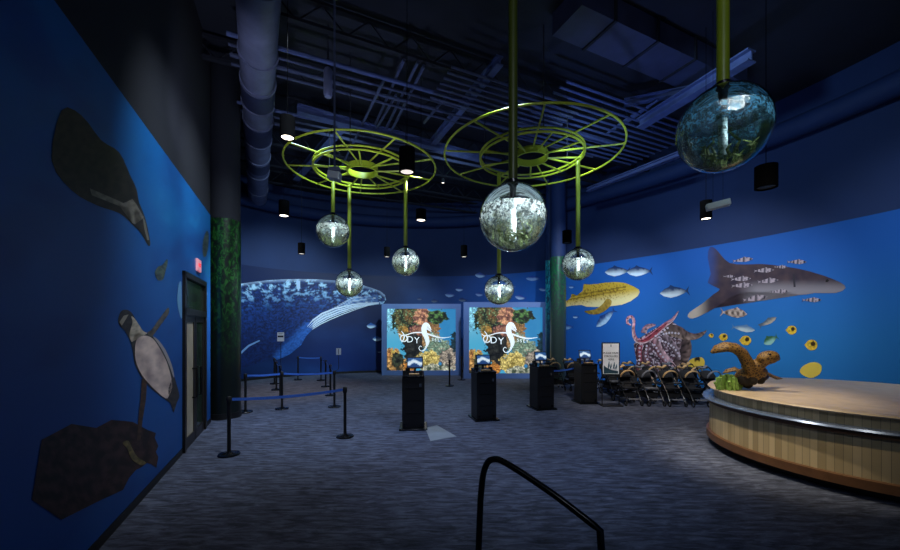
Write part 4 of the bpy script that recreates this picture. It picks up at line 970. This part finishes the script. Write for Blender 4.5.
# ------------------------------------------------------------------ strollers
def make_stroller(canopy, sm_, tray):
    o = empty('stroller', (0, 0, 0), 'x', 'stroller', 'black rental strollers parked in rows')
    mb = MB()
    for s_ in (-1, 1):
        mb.tube([(s_*.2, -.42, .14), (s_*.2, -.2, .42), (s_*.2, .05, .62), (s_*.2, .36, .95), (s_*.19, .42, 1.0)], .015, 8)
        mb.tube([(s_*.21, .34, .14), (s_*.2, .12, .45), (s_*.2, -.1, .62)], .014, 8)
        mb.tube([(s_*.2, -.1, .62), (s_*.2, -.28, .6)], .014, 8)
    mb.tube([(-.2, -.2, .4), (.2, -.2, .4)], .012, 8); mb.tube([(-.21, .34, .14), (.21, .34, .14)], .012, 8)
    mb.build('frame', M['blackg'], o, True)
    MB().tube([(-.19, .4, .99), (-.17, .45, 1.03), (0, .47, 1.04), (.17, .45, 1.03), (.19, .4, .99)], .02, 8).build('handlebar', M['rubber'], o, True)
    mb = MB(); mb.add([(-.18, -.26, .45), (.18, -.26, .45), (.18, .06, .42), (-.18, .06, .42), (-.18, -.26, .49), (.18, -.26, .49), (.18, .08, .47), (-.18, .08, .47)], [(3, 2, 1, 0), (4, 5, 6, 7), (0, 1, 5, 4), (1, 2, 6, 5), (2, 3, 7, 6), (3, 0, 4, 7)])
    mb.build('seat', M[sm_], o, bevel=.012)
    mb = MB(); mb.add([(-.18, .05, .43), (.18, .05, .43), (.17, .27, .92), (-.17, .27, .92), (-.18, .09, .42), (.18, .09, .42), (.17, .31, .9), (-.17, .31, .9)], [(0, 1, 2, 3), (7, 6, 5, 4), (0, 4, 5, 1), (1, 5, 6, 2), (2, 6, 7, 3), (3, 7, 4, 0)])
    mb.build('backrest', M['fab'], o, bevel=.01)
    # canopy: quarter shell
    mb = MB(); vs = []; fs = []; n1, n2 = 10, 8
    for i in range(n1+1):
        a = math.radians(-10+100*i/n1)
        for j in range(n2+1):
            b_ = PI*j/n2; vs.append((.21*math.cos(b_), .26-.34*math.sin(a)*math.sin(b_)**.5*.95, .74+.3*math.cos(a)*math.sin(b_)**.5 if i < n1 else .74+.3*math.cos(a)*math.sin(b_)))
    for i in range(n1):
        for j in range(n2): a = i*(n2+1)+j; fs.append((a, a+1, a+n2+2, a+n2+1))
    mb.add(vs, fs); c = mb.build('canopy', M[canopy], o, True); c.data.transform(Matrix.Translation((0, .1, .2)) @ Matrix.Diagonal((.95, .75, .72, 1))); so_ = c.modifiers.new('s', 'SOLIDIFY'); so_.thickness = .012
    mb = MB(); mb.add([(-.16, -.2, .22), (.16, -.2, .22), (.17, .3, .2), (-.17, .3, .2), (-.18, -.22, .34), (.18, -.22, .34), (.19, .32, .32), (-.19, .32, .32)], [(3, 2, 1, 0), (0, 1, 5, 4), (1, 2, 6, 5), (2, 3, 7, 6), (3, 0, 4, 7)])
    mb.build('basket', M['fab'], o)
    MB().tube([(-.2, -.26, .62), (-.1, -.36, .64), (.1, -.36, .64), (.2, -.26, .62)], .02, 8).build('safety_bar', M['rubber'], o, True)
    MB().tube([(-.17, .5, .97), (-.12, .42, 1.03), (-.02, .36, 1.0), (.06, .4, 1.05), (.15, .44, 1.0)], [.03, .06, .045, .065, .03], 8, flat=.7).build('parent_tray', M[tray], o, True)
    MB().tube([(.2*math.cos(PI*k/10), -.03-.06*math.sin(PI*k/10), .76+.2*math.sin(PI*k/10)) for k in range(11)], [.012]+[.03]*9+[.012], 8, flat=.7).build('canopy_rim', M[tray], o, True)
    MB().box((0, -.43, .2), (.3, .12, .02)).build('footrest', M['greyfab'], o)
    for sx, yy, rr in ((-.22, -.42, .085), (.22, -.42, .085), (-.25, .34, .12), (.25, .34, .12)):
        k = 20; mb = MB(); mb.tube([(sx, yy+(rr-.018)*math.cos(2*PI*i/k), rr+(rr-.018)*math.sin(2*PI*i/k)) for i in range(k)], .018, 8, closed=True)
        w = mb.build('wheel', M['rubber'], o, True)
        mb = MB(); mb.tube([(sx-.015, yy, rr), (sx+.015, yy, rr)], .025, 10)
        for q in range(5): t = 2*PI*q/5; mb.tube([(sx, yy, rr), (sx, yy+(rr-.02)*math.cos(t), rr+(rr-.02)*math.sin(t))], .007, 5)
        mb.build('hub', M['chrome'], w, True)
    return o
sA = make_stroller('fab', 'fab', 'tan'); sB = make_stroller('fab', 'greyfab', 'greyfab')
spots = []
for i in range(5): spots.append((5.12+i*.585, 11.0-.06*i, .05*math.sin(i*2.1), 0, i))
for i in range(5): spots.append((5.3+i*.585, 12.35-.13*i, .05*math.cos(i*3), 1, i))
for i in range(4): spots.append((3.75+i*.6, 13.6-.1*i, .06, 2, i))
ords = ['leftmost', 'second from left', 'third from left', 'fourth from left', 'fifth from left', 'sixth from left', 'rightmost']
used = set()
for x, y, rz, rowi, i in spots:
    nm = ords[i] if i < 4 else 'rightmost'
    if rowi == 2: nm = ['leftmost', 'second', 'third', 'rightmost'][i]
    row = ['front row right of the sign', 'rear row below the octopus', 'group behind the two farthest kiosks'][rowi]
    lb = 'black folding stroller, %s in the %s' % (nm, row)
    pr = sA if (i+rowi) % 3 != 1 else sB
    if pr not in used:
        used.add(pr); pr.location = (x, y, 0); pr.rotation_euler = (0, 0, rz); pr['label'] = lb
    else: copy_tree(pr, (x, y, 0), rz, lb)

# ------------------------------------------------------------------ counter
CX, CY, CR = 6.8, 6.2, 2.15
o = empty('curved_counter', (CX, CY, 0), 'round wood-clad counter with pale top and blue-grey edge at the right', 'counter')
MB().lathe([(CR-.22, 0), (CR-.22, .12)], n=96).build('plinth', M['black'], o, True)
MB().lathe([(CR-.1, .12), (CR+.02, .14), (CR+.02, .26), (CR-.03, .27)], n=96).build('lower_band', M['trimwood'], o, True)
MB().lathe([(CR-.03, .27), (CR-.03, .8)], n=96).build('cladding', M['clad'], o, True)
MB().lathe([(CR-.04, .8), (CR+.02, .8), (CR+.02, .85), (CR-.04, .85)], n=96).build('middle_band', M['trimwood'], o, True)
MB().lathe([(CR-.04, .85), (CR+.07, .86), (CR+.09, .875), (CR+.07, .9), (CR-.08, .9)], n=96).build('ledge', M['bluerail'], o, True)
MB().lathe([(CR-.1, .9), (CR-.1, 1.05)], n=96).build('upper_cladding', M['clad'], o, True)
MB().lathe([(CR-.1, 1.05), (CR-.02, 1.05), (CR, 1.07), (CR-.02, 1.09), (CR-.12, 1.09)], n=96).build('top_edge', M['sand'], o, True)
MB().lathe([(CR-.12, 1.04), (CR-.12, 1.092), (0, 1.092)], n=96).build('counter_top', M['sand'], o, True)

# ------------------------------------------------------------------ turtle sculpture
TY = 6.55
TB = P(752, 391, TY); TB.z = 1.095
o = empty('turtle_sculpture', TB, 'brown sea turtle sculpture with raised flipper on the curved counter', 'sculpture')
def tp(px, py, dy=0): return P(px, py, TY+dy)-TB
mb = MB()
mb.ball(tp(751, 374, .1), .2, 24, (1.3, 1.0, .7), Matrix.Rotation(math.radians(-18), 3, 'Y'))
mb.tube([tp(748, 372, .05), tp(755, 367, -.02), tp(761, 362.5, -.08), tp(766, 359, -.12)], [.15, .115, .095, .09], 20)
mb.ball(tp(768, 357.5, -.14), .13, 24, (1.35, .95, .88), Matrix.Rotation(math.radians(-12), 3, 'Y'))
mb.ball(tp(776, 358, -.16), .06, 18, (1.1, .8, .8), Matrix.Rotation(math.radians(25), 3, 'Y'))
mb.tube([tp(750, 371, .0), tp(747, 362, -.03), tp(742, 353, -.04), tp(735, 348, -.05), tp(726, 346.5, -.04), tp(717, 349, -.01), tp(711, 353, .02)], [.13, .15, .14, .13, .12, .09, .03], 16, flat=.62, upv=(0, -.5, 1))
mb.tube([tp(742, 373, .3), tp(735, 369, .35), tp(727, 371, .4), tp(722, 374, .42)], [.07, .075, .06, .01], 12, flat=.35, upv=(0, -.5, 1))
mb.tube([tp(764, 372, .2), tp(774, 377, .3), tp(784, 379, .35)], [.09, .08, .01], 12, flat=.35, upv=(0, -.5, 1))
bd = mb.build('body', M['turtle'], o, False)
rm = bd.modifiers.new('r', 'REMESH'); rm.mode = 'VOXEL'; rm.voxel_size = .014; rm.use_smooth_shade = True
sm2 = bd.modifiers.new('s', 'SMOOTH'); sm2.iterations = 4; sm2.factor = .5
for dx, dy in ((770, -.28),):
    MB().ball(tp(dx, 354.5, -.235), .016, 10).build('eye', M['blackg'], o, True)
mb = MB(); mb.ball(tp(750, 378, .2), .22, 28, (1.3, 1.05, .45), Matrix.Rotation(math.radians(-10), 3, 'Y')); mb.build('shell', mat('dark_shell', '3a2712', .5, 0, var=.6, scale=7, bump=.4), o, True)
mb = MB(); rnd = random.Random(3)
for i in range(16):
    a = rnd.uniform(0, 2*PI); q = rnd.uniform(0, .2); mb.ball((q*math.cos(a)+.0, q*math.sin(a)*.8+.1, rnd.uniform(.09, .2)), rnd.uniform(.06, .09), 10, (1, 1, .9))
mb.build('rock_base', M['rock'], o)
mb = MB()
for i in range(70):
    a = rnd.uniform(0, 2*PI); q = rnd.uniform(0, .15); x, y = -.32+q*math.cos(a)*1.4, .1+q*math.sin(a)
    mb.tube([(x, y, 0), (x+rnd.uniform(-.03, .03), y, .08), (x+rnd.uniform(-.05, .05), y+rnd.uniform(-.04, .04), rnd.uniform(.12, .27))], [.02, .028, .024], 6)
mb.build('coral_tuft', M['green'], o, True)

# ------------------------------------------------------------------ handrail in the foreground
Yh = 3.45
hp = [P(478, 600, Yh), P(480.5, 500, Yh), P(482.5, 479, Yh), P(485, 468, Yh), P(489, 461, Yh), P(495, 459.2, Yh-.01), P(501, 460.5, Yh-.03), P(515, 468.5, Yh-.1), P(532, 479.5, Yh-.18), P(560, 499, Yh-.32), P(600, 530, Yh-.5)]
hp[0].z = 0
c = Vector((hp[0].x, hp[0].y, 0)); o = empty('handrail', c, 'bent black tubular handrail rising in the foreground', 'handrail')
p2 = Vector((hp[-1].x, hp[-1].y, 0))
sp_ = spline([tuple(p-c) for p in hp[1:]], 5)
MB().tube([Vector((0, 0, 0))]+sp_+[p2-c+Vector((.02, 0, .3)), p2-c+Vector((.02, 0, 0))], .029, 12).build('rail_tube', M['blackg'], o, True)
for q in (Vector((0, 0, 0)), p2-c+Vector((.02, 0, 0))): MB().lathe([(.07, 0), (.07, .012), (.035, .02)], q, 18).build('floor_flange', M['blackg'], o, True)

# ------------------------------------------------------------------ lights
def spot(loc, target, power, color, size=70, blend=.8, rad=.12, name='spot'):
    l = bpy.data.lights.new(name, 'SPOT'); l.energy = power; l.color = color; l.spot_size = math.radians(size); l.spot_blend = blend; l.shadow_soft_size = rad
    ob = bpy.data.objects.new(name, l); col.objects.link(ob); ob.location = loc
    ob.rotation_euler = (Vector(target)-Vector(loc)).to_track_quat('-Z', 'Y').to_euler(); return ob
W1 = (1, .97, .93); B1 = (.45, .62, 1); B2 = (.25, .4, 1)
# added spots at ceiling height, no fixtures modelled, washing the murals
LZ = 7.35
spot((-1.6, 5.2, LZ), (-4.9, 7.2, 1.9), 800, (.8, .9, 1), 75, 1)
spot((-2.6, 6.6, LZ), (-5.3, 8.4, 3.6), 520, (.8, .9, 1), 60, 1)
spot((-3.2, 11.2, LZ), (-7.4, 16.9, 3.0), 2600, (.72, .93, 1), 58, 1)
spot((-1, 12.4, LZ), (-3.5, 18.8, 2.0), 1500, (.72, .93, 1), 56, 1)
spot((1.4, 11.4, LZ), (1.6, 17.8, 1.9), 1300, (.7, .82, 1), 56, 1)
spot((3.9, 9.3, LZ), (5.6, 15.8, 2.4), 1900, (.85, .93, 1), 56, 1)
spot((3.8, 7.2, LZ), (8.2, 12.2, 2.2), 2000, (.9, .95, 1), 60, 1)
spot((5, 3.5, LZ), (10, 7.5, 2.4), 1300, (.9, .95, 1), 66, 1)
# floor pools
spot((-3.4, 8.9, LZ), (-2.6, 9.3, 0), 900, (.42, .62, 1), 60, 1)
spot((-5.6, 13.6, LZ), (-5.4, 13.6, 0), 900, (1, .85, .74), 52, 1)
spot((-.8, 12, LZ), (-.6, 12.2, 0), 800, (.7, .85, 1), 66, 1)
spot((.9, 7, LZ), (1.2, 7.4, 0), 850, (.52, .66, 1), 64, 1)
spot((5.2, 9.8, LZ), (5.0, 9.6, 0), 420, (1, .8, .6), 46, 1)
spot((2.2, 6.0, 6.9), (5.1, 6.3, .7), 1250, (1, .86, .66), 34, 1)  # added warm spot, like the next two, to brighten the counter
spot((2.6, 2.2, LZ), (5.0, 6.3, .5), 800, (1, .84, .6), 30, 1)
spot((4.6, 5.4, LZ), (5.2, 6.4, 1.2), 420, (1, .86, .64), 28, 1)
spot((-.6, 10.6, 6.6), (-5.3, 9.3, 2.8), 2200, (.85, .95, 1), 26, 1, .05)  # added spot to light up the right edge of the dark column
for x, y in ((-5, 15), (0, 16.5), (5, 13.5), (7.5, 9.5)):      # added dim blue spots to lift the upper wall
    spot((x*.45, y*.62, 6.9), (x*1.4, y*1.1, 5.6), 360, (.5, .75, 1), 85, 1)
spot((.5, -1.5, 6.2), (2.5, 9.5, 3.0), 300, (.75, .85, 1), 90, 1)  # added front fill spot behind the camera, no fixture there
spot((3.4, 5.5, LZ), (4.6, 10.8, 1.0), 1200, (1, .92, .85), 26, 1)  # added spot to brighten the notice board
# working cans
for i in (1, 2, 5, 8): p = cans[i]; spot(p-Vector((0, 0, .03)), p-Vector((0, 0, 3)), 90, (1, .9, .78), 100, .9, .05)
# added upward spots in mid-air, tinted blue, to brighten the ceiling steel
spot((3.2, 7.5, 4.6), (4.5, 10.5, 8.4), 230, B2, 120, 1)
spot((-1.6, 7.8, 4.6), (-1.5, 10.5, 8.4), 150, (.5, .6, 1), 120, 1)
spot((-3.6, 5.5, 4.8), (-4.4, 9.0, 7.6), 170, (.7, .75, 1), 90, 1)  # added spot to brighten the pale side of the duct

w = bpy.data.worlds.new('w'); bpy.context.scene.world = w; w.use_nodes = True
bg = w.node_tree.nodes['Background']; bg.inputs['Color'].default_value = (.16, .24, .5, 1); bg.inputs['Strength'].default_value = .16

# ------------------------------------------------------------------ camera
cd = bpy.data.cameras.new('camera'); cam = bpy.data.objects.new('camera', cd); col.objects.link(cam)
cam.location = (0, 0, CAMZ); cam.rotation_euler = (PI/2, 0, 0)
cd.sensor_fit = 'HORIZONTAL'; cd.sensor_width = 36; cd.lens = 36*FPX/900; cd.shift_y = (HY-275)/900; cd.clip_start = .05; cd.clip_end = 100
sc = bpy.context.scene; sc.camera = cam
sc.view_settings.view_transform = 'Standard'; sc.view_settings.look = 'None'; sc.view_settings.exposure = 0; sc.view_settings.gamma = 1; sc.view_settings.use_curve_mapping = False
